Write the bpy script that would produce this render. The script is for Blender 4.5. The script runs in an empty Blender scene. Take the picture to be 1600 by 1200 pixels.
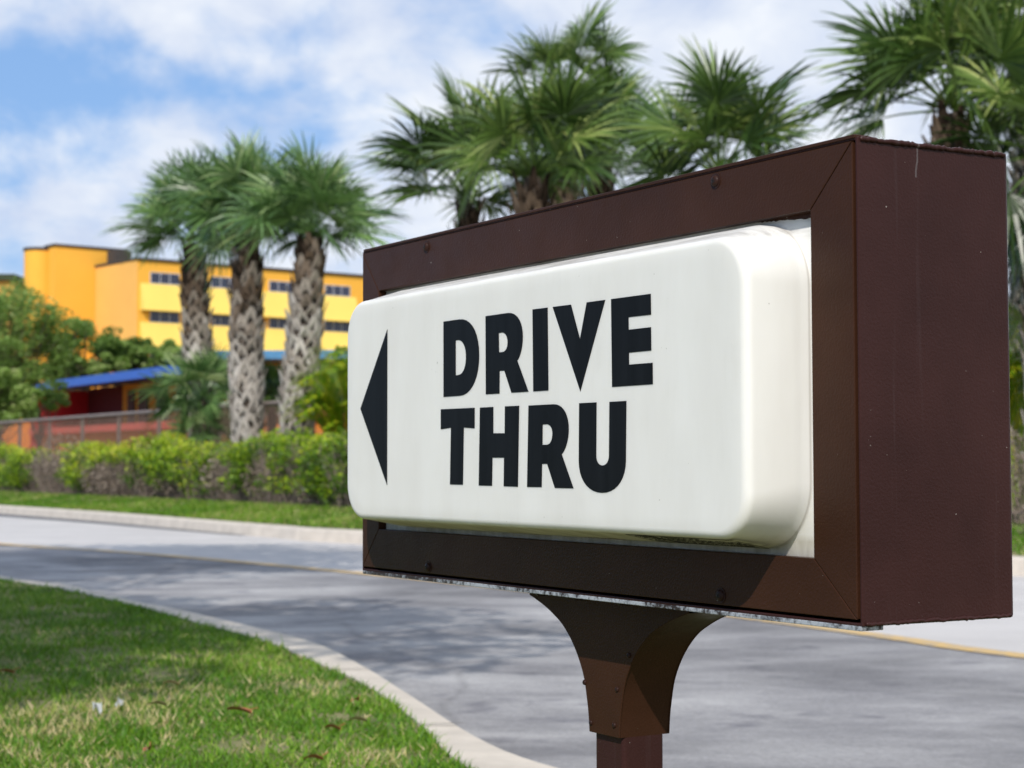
import bpy, bmesh, math, random
import numpy as np
from mathutils import Vector, Matrix
random.seed(7); rng = np.random.default_rng(11)
R = math.radians
scene = bpy.context.scene
col = scene.collection
CAM_H = 0.8

# ---------------------------------------------------------------- helpers
def mat(name):
    m = bpy.data.materials.new(name); m.use_nodes = True
    nt = m.node_tree; nt.nodes.clear()
    out = nt.nodes.new('ShaderNodeOutputMaterial')
    return m, nt, out
def N(nt, t, **kw):
    n = nt.nodes.new(t)
    for k, v in kw.items():
        if k.startswith('i_'): n.inputs[k[2:].replace('_', ' ')].default_value = v
        else: setattr(n, k, v)
    return n
def noise(nt, scale, detail=4, rough=.6, coord='Object', stretch=None, dist=0):
    tc = N(nt, 'ShaderNodeTexCoord'); src = tc.outputs[coord]
    if stretch:
        mp = N(nt, 'ShaderNodeMapping'); mp.inputs['Scale'].default_value = stretch
        nt.links.new(src, mp.inputs[0]); src = mp.outputs[0]
    n = N(nt, 'ShaderNodeTexNoise'); n.inputs['Scale'].default_value = scale
    n.inputs['Detail'].default_value = detail; n.inputs['Roughness'].default_value = rough
    n.inputs['Distortion'].default_value = dist
    nt.links.new(src, n.inputs['Vector']); return n.outputs['Fac']
def ramp(nt, fac, stops, interp='LINEAR'):
    r = N(nt, 'ShaderNodeValToRGB'); e = r.color_ramp.elements; r.color_ramp.interpolation = interp
    while len(e) < len(stops): e.new(.5)
    for i, (p, c) in enumerate(stops):
        e[i].position = p; e[i].color = (*c, 1) if len(c) == 3 else c
    nt.links.new(fac, r.inputs[0]); return r.outputs[0]
def mixc(nt, fac, a, b, mode='MIX'):
    m = N(nt, 'ShaderNodeMix', data_type='RGBA', blend_type=mode)
    for s, v in ((m.inputs[0], fac), (m.inputs[6], a), (m.inputs[7], b)):
        if hasattr(v, 'is_linked') or isinstance(v, bpy.types.NodeSocket): nt.links.new(v, s)
        elif isinstance(v, (int, float)): s.default_value = v
        else: s.default_value = (*v, 1)
    return m.outputs[2]
def math_(nt, op, a, b=0.0, clamp=False):
    m = N(nt, 'ShaderNodeMath', operation=op); m.use_clamp = clamp
    for s, v in ((m.inputs[0], a), (m.inputs[1], b)):
        if isinstance(v, bpy.types.NodeSocket): nt.links.new(v, s)
        else: s.default_value = v
    return m.outputs[0]
def bump(nt, h, strength, dist):
    b = N(nt, 'ShaderNodeBump'); b.inputs['Strength'].default_value = strength; b.inputs['Distance'].default_value = dist
    nt.links.new(h, b.inputs['Height']); return b.outputs[0]
def pbsdf(nt, out, color, rough=.6, spec=.5, normal=None, metal=0, **extra):
    p = N(nt, 'ShaderNodeBsdfPrincipled')
    for s, v in (('Base Color', color), ('Roughness', rough)):
        if isinstance(v, bpy.types.NodeSocket): nt.links.new(v, p.inputs[s])
        elif isinstance(v, (int, float)): p.inputs[s].default_value = v
        else: p.inputs[s].default_value = (*v, 1)
    p.inputs['Specular IOR Level'].default_value = spec; p.inputs['Metallic'].default_value = metal
    if normal is not None: nt.links.new(normal, p.inputs['Normal'])
    for k, v in extra.items(): p.inputs[k.replace('_', ' ')].default_value = v
    nt.links.new(p.outputs[0], out.inputs[0]); return p
def simple(name, color, rough=.7, var=.15, scale=3, bmp=0, **kw):
    m, nt, out = mat(name)
    n = noise(nt, scale, 5)
    c = ramp(nt, n, [(.25, tuple(x*(1-var) for x in color)), (.75, tuple(min(1, x*(1+var)) for x in color))])
    nm = bump(nt, noise(nt, scale*8, 3), bmp, .01) if bmp else None
    pbsdf(nt, out, c, rough, normal=nm, **kw); return m

class MB:
    """collects polygons for ONE mesh object"""
    def __init__(s): s.v = []; s.f = []; s.a = []; s.m = []
    def add(s, vs, fs, var=0.5, mi=0):
        o = len(s.v); s.v += [tuple(p) for p in vs]
        for f in fs: s.f.append(tuple(i+o for i in f)); s.a.append(var); s.m.append(mi)
    def box(s, a, b, var=.5, mi=0):
        x0, y0, z0 = a; x1, y1, z1 = b
        s.add([(x0,y0,z0),(x1,y0,z0),(x1,y1,z0),(x0,y1,z0),(x0,y0,z1),(x1,y0,z1),(x1,y1,z1),(x0,y1,z1)],
              [(0,3,2,1),(4,5,6,7),(0,1,5,4),(1,2,6,5),(2,3,7,6),(3,0,4,7)], var, mi)
    def tube(s, pts, rad, n=6, var=.5, mi=0, cap=True):
        pts = [Vector(p) for p in pts]; k = len(pts)
        if isinstance(rad, (int, float)): rad = [rad]*k
        vs = []
        for i, p in enumerate(pts):
            d = (pts[min(i+1, k-1)]-pts[max(i-1, 0)]).normalized()
            a = d.orthogonal().normalized() if abs(d.z) < .9 else (Vector((1,0,0))-d*d.x).normalized()
            if abs(d.z) < .9: a = d.cross(Vector((0,0,1))).normalized()
            b = d.cross(a)
            vs += [p+(a*math.cos(t)+b*math.sin(t))*rad[i] for t in [2*math.pi*j/n for j in range(n)]]
        fs = [(i*n+j, i*n+(j+1) % n, (i+1)*n+(j+1) % n, (i+1)*n+j) for i in range(k-1) for j in range(n)]
        if cap: fs += [tuple(range(n))[::-1], tuple((k-1)*n+j for j in range(n))]
        s.add(vs, fs, var, mi)
    def build(s, name, mats, parent=None, smooth=False, loc=None, bevel=0, seg=2, recalc=False):
        me = bpy.data.meshes.new(name); me.from_pydata(s.v, [], s.f)
        if recalc:
            bm = bmesh.new(); bm.from_mesh(me); bmesh.ops.recalc_face_normals(bm, faces=bm.faces); bm.to_mesh(me); bm.free()
        at = me.attributes.new('var', 'FLOAT', 'FACE'); at.data.foreach_set('value', s.a)
        mats = mats if isinstance(mats, (list, tuple)) else [mats]
        for m in mats: me.materials.append(m)
        me.polygons.foreach_set('material_index', s.m)
        if smooth: me.polygons.foreach_set('use_smooth', [True]*len(me.polygons))
        me.update()
        o = bpy.data.objects.new(name, me); col.objects.link(o)
        if parent: o.parent = parent
        if loc: o.location = loc
        if bevel:
            b = o.modifiers.new('Bevel', 'BEVEL'); b.width = bevel; b.segments = seg; b.limit_method = 'ANGLE'; b.angle_limit = R(40)
        return o
def tag(o, label=None, cat=None, group=None, kind=None):
    if label: o['label'] = label
    if cat: o['category'] = cat
    if group: o['group'] = group
    if kind: o['kind'] = kind
    return o
def empty(name, loc, rz=0, label=None, cat=None, group=None):
    o = bpy.data.objects.new(name, None); col.objects.link(o); o.location = loc; o.rotation_euler[2] = rz
    o.empty_display_size = .2
    return tag(o, label, cat, group)

# ---------------------------------------------------------------- camera (solved from the sign's edges)
F, PITCH, ROLL, YAW = 2809.127, .0443645, -.0027088, .53591
CX, CY, CZ = .353917, 1.827378, CAM_H-.165966
W, D, H = 1.152445, .216359, .5
cp, sp = math.cos(PITCH), math.sin(PITCH)
fw = Vector((0, cp, sp)); up0 = Vector((0, -sp, cp)); rt0 = Vector((1, 0, 0))
rt = rt0*math.cos(ROLL)+up0*math.sin(ROLL); up = up0*math.cos(ROLL)-rt0*math.sin(ROLL)
cam = bpy.data.cameras.new('camera'); co = bpy.data.objects.new('camera', cam); col.objects.link(co)
M = Matrix((rt, up, -fw)).transposed().to_4x4(); M.translation = (0, 0, CAM_H); co.matrix_world = M
cam.sensor_width = 36; cam.lens = 36*F/1600; cam.clip_end = 5000; cam.clip_start = .05
cam.dof.use_dof = True; cam.dof.focus_distance = 2.12; cam.dof.aperture_fstop = 11.0
scene.camera = co
def ray(px, py): return fw+rt*((px-800)/F)+up*((600-py)/F)
def gp(px, py, z=0.0):                     # where the line of sight meets level z
    d = ray(px, py); t = (z-CAM_H)/d.z; return Vector((d.x*t, d.y*t, z))
def at(px, py, Y):                         # where it stands Y metres out
    d = ray(px, py); t = Y/d.y; return Vector((d.x*t, Y, CAM_H+d.z*t))

# ---------------------------------------------------------------- light
SUN_DIR = Vector((-.22, -.98, 0)).normalized()
EL = R(41)
sd = Vector((SUN_DIR.x*math.cos(EL), SUN_DIR.y*math.cos(EL), math.sin(EL)))
sl = bpy.data.lights.new('sun', 'SUN'); sl.energy = 3.85; sl.angle = R(.5); sl.color = (1, .945, .855)
so = bpy.data.objects.new('sun', sl); col.objects.link(so); so.rotation_euler = sd.to_track_quat('Z', 'Y').to_euler(); so.location = (0, -20, 30)
world = bpy.data.worlds.new('World'); scene.world = world; world.use_nodes = True
nt = world.node_tree; nt.nodes.clear()
wout = N(nt, 'ShaderNodeOutputWorld'); bg = N(nt, 'ShaderNodeBackground'); bg.inputs[1].default_value = .108
sky = N(nt, 'ShaderNodeTexSky', sky_type='NISHITA'); sky.sun_disc = False; sky.sun_elevation = EL
sky.sun_rotation = math.atan2(SUN_DIR.x, SUN_DIR.y); sky.air_density = 1.0; sky.dust_density = .6; sky.ozone_density = 2.2
tc = N(nt, 'ShaderNodeTexCoord'); sep = N(nt, 'ShaderNodeSeparateXYZ'); nt.links.new(tc.outputs['Generated'], sep.inputs[0])
zz = math_(nt, 'ADD', math_(nt, 'MAXIMUM', sep.outputs[2], 0.0), .40)
cmb = N(nt, 'ShaderNodeCombineXYZ')
nt.links.new(math_(nt, 'DIVIDE', sep.outputs[0], zz), cmb.inputs[0]); nt.links.new(math_(nt, 'DIVIDE', sep.outputs[1], zz), cmb.inputs[1])
def cl(scale, det, rough, off, dist=.3):
    mp = N(nt, 'ShaderNodeMapping'); mp.inputs['Location'].default_value = off; mp.inputs['Scale'].default_value = (1.0, .8, 1)
    nt.links.new(cmb.outputs[0], mp.inputs[0])
    n = N(nt, 'ShaderNodeTexNoise'); n.inputs['Scale'].default_value = scale; n.inputs['Detail'].default_value = det
    n.inputs['Roughness'].default_value = rough; n.inputs['Distortion'].default_value = dist
    nt.links.new(mp.outputs[0], n.inputs['Vector']); return n.outputs['Fac']
big = cl(2.9, 2, .5, (3.1, 1.7, 0)); fine = cl(7.5, 7, .56, (0.4, 5.2, 2), .15)
mask = math_(nt, 'ADD', math_(nt, 'MULTIPLY', big, .5), math_(nt, 'MULTIPLY', fine, .5))
# cloud cover thickens towards the right
mask = math_(nt, 'ADD', mask, math_(nt, 'MULTIPLY', sep.outputs[0], .22))
cm = ramp(nt, mask, [(.355, (0, 0, 0)), (.52, (1, 1, 1))], 'EASE')
shade = ramp(nt, cl(8, 6, .55, (7, 2, 1)), [(.32, (5.8, 6.6, 8.3)), (.62, (8.5, 8.85, 9.4))])
skyc = mixc(nt, .62, sky.outputs[0], (2.5, 4.7, 8.9))
hsv = mixc(nt, math_(nt, 'MULTIPLY', cm, .96), skyc, shade)
nt.links.new(hsv, bg.inputs[0]); nt.links.new(bg.outputs[0], wout.inputs[0])

# ---------------------------------------------------------------- materials
def m_brown(name, base=(.041, .0165, .0090), stain=False):
    m, nt, out = mat(name)
    n1 = noise(nt, 6, 5); c = ramp(nt, n1, [(.3, tuple(x*.82 for x in base)), (.7, tuple(x*1.2 for x in base))])
    ve = N(nt, 'ShaderNodeTexVoronoi'); ve.inputs['Scale'].default_value = 150; ve.inputs['Randomness'].default_value = 1
    tcc = N(nt, 'ShaderNodeTexCoord'); nt.links.new(tcc.outputs['Object'], ve.inputs['Vector'])
    sz = noise(nt, 70, 2)
    lim = math_(nt, 'MULTIPLY', math_(nt, 'MAXIMUM', math_(nt, 'SUBTRACT', sz, .585), 0.0), .75)
    speck = math_(nt, 'LESS_THAN', ve.outputs['Distance'], lim)
    c = mixc(nt, math_(nt, 'MULTIPLY', speck, .75), c, (.42, .38, .35))
    if stain:
        sp_ = N(nt, 'ShaderNodeSeparateXYZ'); nt.links.new(tcc.outputs['Object'], sp_.inputs[0])
        # thin pale run below the weld on the end panel
        wob = math_(nt, 'MULTIPLY', math_(nt, 'SUBTRACT', noise(nt, 40, 3, stretch=(1, 1, .4)), .5), .012)
        d = math_(nt, 'ABSOLUTE', math_(nt, 'ADD', math_(nt, 'SUBTRACT', sp_.outputs[1], -.026), wob))
        a = math_(nt, 'MULTIPLY', math_(nt, 'LESS_THAN', d, .0013), math_(nt, 'GREATER_THAN', sp_.outputs[2], 1.098))
        st = math_(nt, 'MULTIPLY', a, math_(nt, 'GREATER_THAN', noise(nt, 90, 4, stretch=(1, 1, .25)), .52))
        c = mixc(nt, math_(nt, 'MULTIPLY', st, .16), c, (.4, .4, .42))
        # faint vertical run marks
        rn = ramp(nt, noise(nt, 60, 3, stretch=(1, 1, .03)), [(.62, (0, 0, 0)), (.8, (1, 1, 1))])
        c = mixc(nt, math_(nt, 'MULTIPLY', rn, .25), c, (.09, .07, .075))
    rg = ramp(nt, noise(nt, 25, 4), [(.3, (.30,)*3), (.7, (.44,)*3)])
    nm = bump(nt, noise(nt, 330, 2, .5), .35, .0012)
    p = pbsdf(nt, out, c, .4, spec=.12, normal=nm); nt.links.new(rg, p.inputs['Roughness'])
    return m
BROWN = m_brown('brown_paint'); BROWN2 = m_brown('skylit_brown_paint', (.038, .0150, .0140), True)  # cabinet brown has the purplish skylight put into its base colour
BROWN_SCREW = m_brown('brown_screw_paint', (.032, .015, .012))
def m_galv():
    m, nt, out = mat('worn_metal_edge')
    n = noise(nt, 140, 5, .7); big = noise(nt, 9, 3)
    f = math_(nt, 'ADD', n, math_(nt, 'MULTIPLY', math_(nt, 'SUBTRACT', big, .5), .8))
    c = ramp(nt, f, [(.40, (.03, .02, .018)), (.47, (.16, .17, .19)), (.62, (.42, .45, .5))])
    pbsdf(nt, out, c, .5, normal=bump(nt, n, .5, .001), metal=.1); return m
GALV = m_galv()
def m_acrylic():
    m, nt, out = mat('white_acrylic')
    tcc = N(nt, 'ShaderNodeTexCoord'); s = N(nt, 'ShaderNodeSeparateXYZ'); nt.links.new(tcc.outputs['Object'], s.inputs[0])
    st = noise(nt, 18, 4, .6, stretch=(1, 1, .25))
    c = ramp(nt, st, [(.3, (.765, .75, .72)), (.7, (.81, .80, .775))])
    # scuffs
    sc = ramp(nt, noise(nt, 70, 5, .7), [(.68, (0, 0, 0)), (.78, (1, 1, 1))])
    c = mixc(nt, math_(nt, 'MULTIPLY', sc, .22), c, (.42, .42, .42))
    vo = N(nt, 'ShaderNodeTexVoronoi'); vo.inputs['Scale'].default_value = 90; nt.links.new(tcc.outputs['Object'], vo.inputs['Vector'])
    sk = math_(nt, 'LESS_THAN', vo.outputs['Distance'], math_(nt, 'MULTIPLY', math_(nt, 'MAXIMUM', math_(nt, 'SUBTRACT', noise(nt, 22, 4), .55), 0.0), .8))
    c = mixc(nt, math_(nt, 'MULTIPLY', sk, .45), c, (.25, .23, .2))
    run = ramp(nt, noise(nt, 26, 5, .7, stretch=(1, 1, .06)), [(.52, (0, 0, 0)), (.72, (1, 1, 1))])
    blot = ramp(nt, noise(nt, 9, 6, .7), [(.50, (0, 0, 0)), (.70, (1, 1, 1))])
    c = mixc(nt, math_(nt, 'MULTIPLY', math_(nt, 'MULTIPLY', run, blot), .22), c, (.50, .48, .43))
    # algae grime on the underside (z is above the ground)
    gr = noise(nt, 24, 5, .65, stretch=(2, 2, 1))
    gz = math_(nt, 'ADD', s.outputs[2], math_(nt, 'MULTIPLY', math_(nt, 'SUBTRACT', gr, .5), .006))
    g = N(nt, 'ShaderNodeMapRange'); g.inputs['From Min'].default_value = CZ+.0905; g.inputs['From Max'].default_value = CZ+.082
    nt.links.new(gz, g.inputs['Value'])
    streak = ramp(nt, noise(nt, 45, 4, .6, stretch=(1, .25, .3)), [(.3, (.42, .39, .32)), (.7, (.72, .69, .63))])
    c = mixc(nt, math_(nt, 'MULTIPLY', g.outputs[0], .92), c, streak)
    # rain dirt on the sloping top
    g2 = N(nt, 'ShaderNodeMapRange'); g2.inputs['From Min'].default_value = CZ+.404; g2.inputs['From Max'].default_value = CZ+.412
    nt.links.new(s.outputs[2], g2.inputs['Value'])
    d2 = ramp(nt, noise(nt, 14, 5, .65, stretch=(.5, 3, 3)), [(.42, (0, 0, 0)), (.62, (1, 1, 1))])
    c = mixc(nt, math_(nt, 'MULTIPLY', math_(nt, 'MULTIPLY', g2.outputs[0], d2), .7), c, (.38, .36, .34))
    # grey line where the dome meets its flange
    yb_ = math_(nt, 'ABSOLUTE', math_(nt, 'SUBTRACT', s.outputs[1], -(-.0085+D/2)))
    dl = math_(nt, 'SUBTRACT', 1.0, math_(nt, 'MULTIPLY', yb_, 420), True)
    c = mixc(nt, math_(nt, 'MULTIPLY', dl, .55), c, (.36, .33, .29))
    nm = bump(nt, noise(nt, 7, 2), .12, .01)
    p = pbsdf(nt, out, c, .42, spec=.35, normal=nm)
    p.inputs['Subsurface Weight'].default_value = .35; p.inputs['Subsurface Radius'].default_value = (.02, .02, .018); p.inputs['Subsurface Scale'].default_value = .6
    return m
ACRYLIC = m_acrylic()
def m_vinyl():
    m, nt, out = mat('black_vinyl')
    n = noise(nt, 60, 4, .7, stretch=(1, 1, .05))
    c = ramp(nt, n, [(.3, (.004, .0042, .005)), (.75, (.009, .010, .012))])
    pbsdf(nt, out, c, .5, spec=.13); return m
VINYL = m_vinyl()
INK = simple('faded_ink', (.010, .010, .008), .7, .4, 80)
REDINK = simple('red_ink', (.12, .02, .02), .7, .3, 80)
RECESS = simple('recess_shade', (.006, .005, .005), .8)

def m_leaf(name, stops, trans=.35, rough=.5, spec=.35):
    m, nt, out = mat(name)
    a = N(nt, 'ShaderNodeAttribute'); a.attribute_name = 'var'
    c = ramp(nt, a.outputs['Fac'], stops)
    p = N(nt, 'ShaderNodeBsdfPrincipled'); nt.links.new(c, p.inputs['Base Color'])
    p.inputs['Roughness'].default_value = rough; p.inputs['Specular IOR Level'].default_value = spec
    t = N(nt, 'ShaderNodeBsdfTranslucent'); nt.links.new(mixc(nt, .5, c, (.25, .4, .02)), t.inputs[0]) if trans > .2 else nt.links.new(c, t.inputs[0])
    mx = N(nt, 'ShaderNodeMixShader'); mx.inputs[0].default_value = trans
    nt.links.new(p.outputs[0], mx.inputs[1]); nt.links.new(t.outputs[0], mx.inputs[2]); nt.links.new(mx.outputs[0], out.inputs[0])
    return m
PALM = m_leaf('palm_leaf', [(0, (.012, .030, .006)), (.42, (.048, .100, .017)), (.74, (.14, .23, .045)), (1, (.42, .48, .16))], .2, .36, .6)
PALM2 = m_leaf('blue_green_palm_leaf', [(0, (.013, .036, .010)), (.42, (.055, .125, .032)), (.74, (.17, .30, .09)), (1, (.46, .55, .26))], .2, .36, .6)
ARECA = m_leaf('areca_leaf', [(0, (.06, .15, .008)), (.5, (.20, .38, .015)), (1, (.60, .55, .03))], .3, .45, .4)
HEDGE = m_leaf('hedge_leaf', [(0, (.015, .042, .005)), (.40, (.10, .21, .010)), (.66, (.32, .48, .015)), (1, (.62, .62, .05))], .3, .4, .4)
OAK = m_leaf('oak_leaf', [(0, (.035, .075, .015)), (.35, (.12, .21, .045)), (.7, (.26, .39, .09)), (1, (.42, .46, .20))], .35, .5, .3)
GRASS = m_leaf('grass_blade', [(0, (.018, .062, .004)), (.45, (.075, .20, .010)), (.72, (.22, .37, .03)), (.82, (.44, .40, .15)), (1, (.66, .53, .33))], .25, .5, .3)
TWIG = simple('grey_twig', (.20, .16, .13), .9, .3, 6)
BARK = simple('bark', (.13, .10, .08), .9, .35, 9, .4)
def m_boot():
    m, nt, out = mat('palm_boot')
    a = N(nt, 'ShaderNodeAttribute'); a.attribute_name = 'var'
    c = ramp(nt, a.outputs['Fac'], [(0, (.04, .026, .018)), (.35, (.17, .12, .085)), (.6, (.40, .35, .30)), (1, (.66, .61, .56))])
    n = ramp(nt, noise(nt, 14, 5, .7), [(.3, (.6, .6, .6)), (.7, (1, 1, 1))])
    pbsdf(nt, out, mixc(nt, 1.0, c, n, 'MULTIPLY'), .9, spec=.2); return m
BOOT = m_boot()
TRUNKM = simple('palm_trunk_fibre', (.060, .045, .035), .95, .4, 20, .5)

# ---------------------------------------------------------------- ground
def asphalt():
    m, nt, out = mat('asphalt')
    big = noise(nt, .42, 5, .6, dist=.6, stretch=(1, 1, 1)); med = noise(nt, 1.6, 5, .65, stretch=(.7, 1.3, 1)); fine = noise(nt, 60, 3, .8)
    c = ramp(nt, big, [(.36, (.215, .21, .215)), (.5, (.32, .313, .318)), (.64, (.43, .42, .42))])
    # broad oily patches left by tyres
    c2 = ramp(nt, med, [(.38, (.70, .70, .72)), (.60, (1.06, 1.06, 1.06))])
    c = mixc(nt, 1.0, c, c2, 'MULTIPLY')
    cr = N(nt, 'ShaderNodeTexVoronoi', feature='DISTANCE_TO_EDGE'); cr.inputs['Scale'].default_value = .38
    tq = N(nt, 'ShaderNodeTexCoord'); wv = N(nt, 'ShaderNodeTexNoise'); wv.inputs['Scale'].default_value = 1.4; wv.inputs['Detail'].default_value = 6; nt.links.new(tq.outputs['Object'], wv.inputs['Vector'])
    nt.links.new(mixc(nt, .22, tq.outputs['Object'], wv.outputs['Color'], 'ADD'), cr.inputs['Vector'])
    ck = ramp(nt, cr.outputs['Distance'], [(0, (.35, .35, .36)), (.010, (1, 1, 1))]); c = mixc(nt, .32, c, ck, 'MULTIPLY')
    oil = ramp(nt, noise(nt, 3.2, 3, .5, stretch=(1, 1, 1)), [(.60, (1, 1, 1)), (.70, (.66, .66, .70))]); c = mixc(nt, 1.0, c, oil, 'MULTIPLY')
    c3 = ramp(nt, fine, [(.3, (.75,)*3), (.7, (1.15,)*3)]); c = mixc(nt, 1.0, c, c3, 'MULTIPLY')
    # the far lane is mixed towards a paler tone: a band along the road in its own coordinates
    a = N(nt, 'ShaderNodeAttribute'); a.attribute_name = 'var'
    c = mixc(nt, a.outputs['Fac'], c, mixc(nt, .25, (.66, .63, .61), c))
    pbsdf(nt, out, c, .8, spec=.3, normal=bump(nt, fine, .5, .01)); return m
ASPH = asphalt()
CONC = simple('kerb_concrete', (.56, .50, .43), .85, .16, 5, .5)
GUTTER = simple('gutter_tar', (.11, .11, .12), .85, .3, 3)
PAINT = None
def m_paint():
    m, nt, out = mat('worn_yellow_paint')
    w = ramp(nt, noise(nt, 9, 6, .75), [(.36, (0, 0, 0)), (.55, (1, 1, 1))])
    c = mixc(nt, w, (.34, .30, .26), (.60, .40, .15)); pbsdf(nt, out, c, .75); return m
PAINT = m_paint()
def m_soil():
    m, nt, out = mat('turf_soil')
    n = noise(nt, 3.0, 6, .7); c = ramp(nt, n, [(.3, (.09, .11, .035)), (.5, (.17, .18, .075)), (.66, (.30, .26, .15)), (.8, (.38, .33, .23))])
    pbsdf(nt, out, c, .95, spec=.1, normal=bump(nt, noise(nt, 40, 4), .6, .03)); return m
SOIL = m_soil()
MULCH = simple('mulch', (.17, .125, .095), .95, .45, 14, .8)

def spline(pts, n=8):
    P = [Vector(p) for p in pts]; P = [2*P[0]-P[1]]+P+[2*P[-1]-P[-2]]; out = []
    for i in range(1, len(P)-2):
        for k in range(n):
            t = k/n
            out.append(.5*((2*P[i])+(P[i+1]-P[i-1])*t+(2*P[i-1]-5*P[i]+4*P[i+1]-P[i+2])*t*t+(3*P[i]-P[i-1]-3*P[i+1]+P[i+2])*t**3))
    return out+[P[-2]]
RZ = -.09
near_in = spline([(-60, 75, 0), (-22, 38, 0), (-9, 20.5, 0)] + [gp(x, y) for x, y in ((0, 906), (100, 922), (200, 945), (280, 967), (400, 1000), (500, 1040), (575, 1075), (650, 1130), (725, 1200))]
                 + [(.12, 4.2, 0), (.75, 3.62, 0), (2.2, 2.9, 0), (6, 1.6, 0), (20, -2, 0), (60, -10, 0)])
near_out = spline([(-59.6, 75.4, 0), (-21.6, 38.3, 0), (-8.3, 20.4, 0)] + [gp(x, y) for x, y in ((0, 900), (100, 912), (200, 937), (280, 952), (400, 980), (500, 1006), (580, 1045), (645, 1085), (800, 1175))]
                  + [(.38, 4.45, 0), (.9, 3.95, 0), (2.3, 3.2, 0), (6.1, 1.95, 0), (20.1, -1.6, 0), (60.1, -9.6, 0)])
near_in = [Vector((p.x, p.y, 0)) for p in near_in]; near_out = [Vector((p.x, p.y, 0)) for p in near_out]
assert len(near_in) == len(near_out)
g_far = [(0, 803), (140, 814), (280, 827), (420, 840), (560, 850)]
far_base = spline([Vector((-70, 100, RZ)), Vector((-32, 60, RZ)), Vector((-17, 45, RZ))] + [gp(x, y, RZ) for x, y in g_far] + [Vector((3.9, 14.2, RZ)), Vector((8, 10.5, RZ)), Vector((20, 2, RZ)), Vector((60, -4, RZ))])
far_base = [Vector((p.x, p.y, RZ)) for p in far_base]
def offset(line, d):
    out = []
    for i, p in enumerate(line):
        t = (line[min(i+1, len(line)-1)]-line[max(i-1, 0)]); t.z = 0; t.normalize()
        out.append(p+Vector((-t.y, t.x, 0))*d)
    return out
def strip(mb, A, B, var=.5, mi=0):
    n = len(A); mb.add(list(A)+list(B), [(i, i+1, n+i+1, n+i) for i in range(n-1)], var, mi)
def lift(L, z): return [Vector((p.x, p.y, z)) for p in L]

g = MB(); g.add([(-700, -300, -.2), (700, -300, -.2), (700, 900, -.2), (-700, 900, -.2)], [(0, 1, 2, 3)])
tag(g.build('ground', SOIL), kind='structure')
# yellow centre line and road bands
yl = spline([Vector((-62, 86, RZ)), Vector((-26, 47, RZ)), Vector((-11.5, 28, RZ))] + [gp(x, y, RZ) for x, y in ((0, 850), (150, 860), (300, 872), (560, 896), (860, 928), (1160, 965), (1400, 998), (1600, 1026))] + [Vector((4, 5.6, RZ)), Vector((9, 2.6, RZ)), Vector((22, -1, RZ)), Vector((60, -8, RZ))])
def resamp(L, n):
    cum = [0]
    for a, b in zip(L, L[1:]): cum.append(cum[-1]+(b-a).length)
    out = []; j = 0
    for i in range(n):
        s = cum[-1]*i/(n-1)
        while j < len(L)-2 and cum[j+1] < s: j += 1
        t = (s-cum[j])/max(1e-9, cum[j+1]-cum[j]); out.append(L[j].lerp(L[j+1], min(1, max(0, t))))
    return out
def flat_poly(name, loops, m_):
    bm = bmesh.new(); lay = []
    for loop, val in loops:
        vs = [bm.verts.new(p) for p in loop]; es = [bm.edges.new((vs[i], vs[(i+1) % len(vs)])) for i in range(len(vs))]
        fs = bmesh.ops.triangle_fill(bm, edges=es, use_beauty=False)['geom']; lay.append((set(f for f in fs if isinstance(f, bmesh.types.BMFace)), val))
    bm.faces.ensure_lookup_table(); bm.faces.index_update(); vals = [0.0]*len(bm.faces)
    for st_, v_ in lay:
        for f in st_:
            vals[f.index] = v_
            if f.normal.z < 0 or f.calc_area() == 0: f.normal_flip()
    me = bpy.data.meshes.new(name); bm.to_mesh(me); bm.free(); me.materials.append(m_)
    at_ = me.attributes.new('var', 'FLOAT', 'FACE'); at_.data.foreach_set('value', vals)
    o = bpy.data.objects.new(name, me); col.objects.link(o); return o
ro = flat_poly('road', [(lift(near_in, RZ)+lift(yl, RZ)[::-1], 0.0), (lift(yl, RZ)+lift(offset(far_base, .3), RZ)[::-1], .9)], ASPH)
tag(ro, kind='structure')
y = MB(); strip(y, lift(offset(yl, -.075), RZ+.005), lift(offset(yl, .075), RZ+.005)); tag(y.build('road_marking', PAINT), kind='structure')
gt = MB(); L2 = [p for p in far_base if -14 < p.x < -3.2]; n_ = len(L2)
strip(gt, [p.lerp(q, 1) for p, q in zip(lift(offset(L2, -.55), RZ+.004), lift(L2, RZ+.004))], [a.lerp(b, 1-.9*(i/n_)) for i, (a, b) in enumerate(zip(lift(L2, RZ+.004), lift(offset(L2, -.6), RZ+.004)))])
tag(gt.build('gutter', GUTTER), kind='structure')
# near kerb
k = MB(); e1 = offset(near_out, -.02)
strip(k, lift(near_in, .008), lift(e1, .004)); strip(k, lift(e1, .004), lift(near_out, -.02)); strip(k, lift(near_out, -.02), lift(offset(near_out, .02), RZ-.02)); strip(k, lift(near_in, -.1), lift(near_in, .008))
JNT = simple('kerb_joint', (.16, .14, .12), .9)
def joints(mb, A, B, step, z):
    A = resamp(A, int(sum((q-p).length for p, q in zip(A, A[1:]))/.02)); B2 = B
    acc = 0
    for i in range(len(A)-2):
        acc += (A[i+1]-A[i]).length
        if acc > step and -30 < A[i].x < 20:
            acc = 0; p = A[i]; q = min(B2, key=lambda w: (w-p).length); tdir = (A[i+1]-A[i]).normalized()*.006
            mb.add([(p.x-tdir.x, p.y-tdir.y, z), (p.x+tdir.x, p.y+tdir.y, z), (q.x+tdir.x, q.y+tdir.y, z), (q.x-tdir.x, q.y-tdir.y, z)], [(0, 1, 2, 3)], mi=1)
joints(k, near_out, resamp(near_in, 6000), 1.55, .0125)
tag(k.build('near_kerb', [CONC, JNT], smooth=False), kind='structure')
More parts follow.
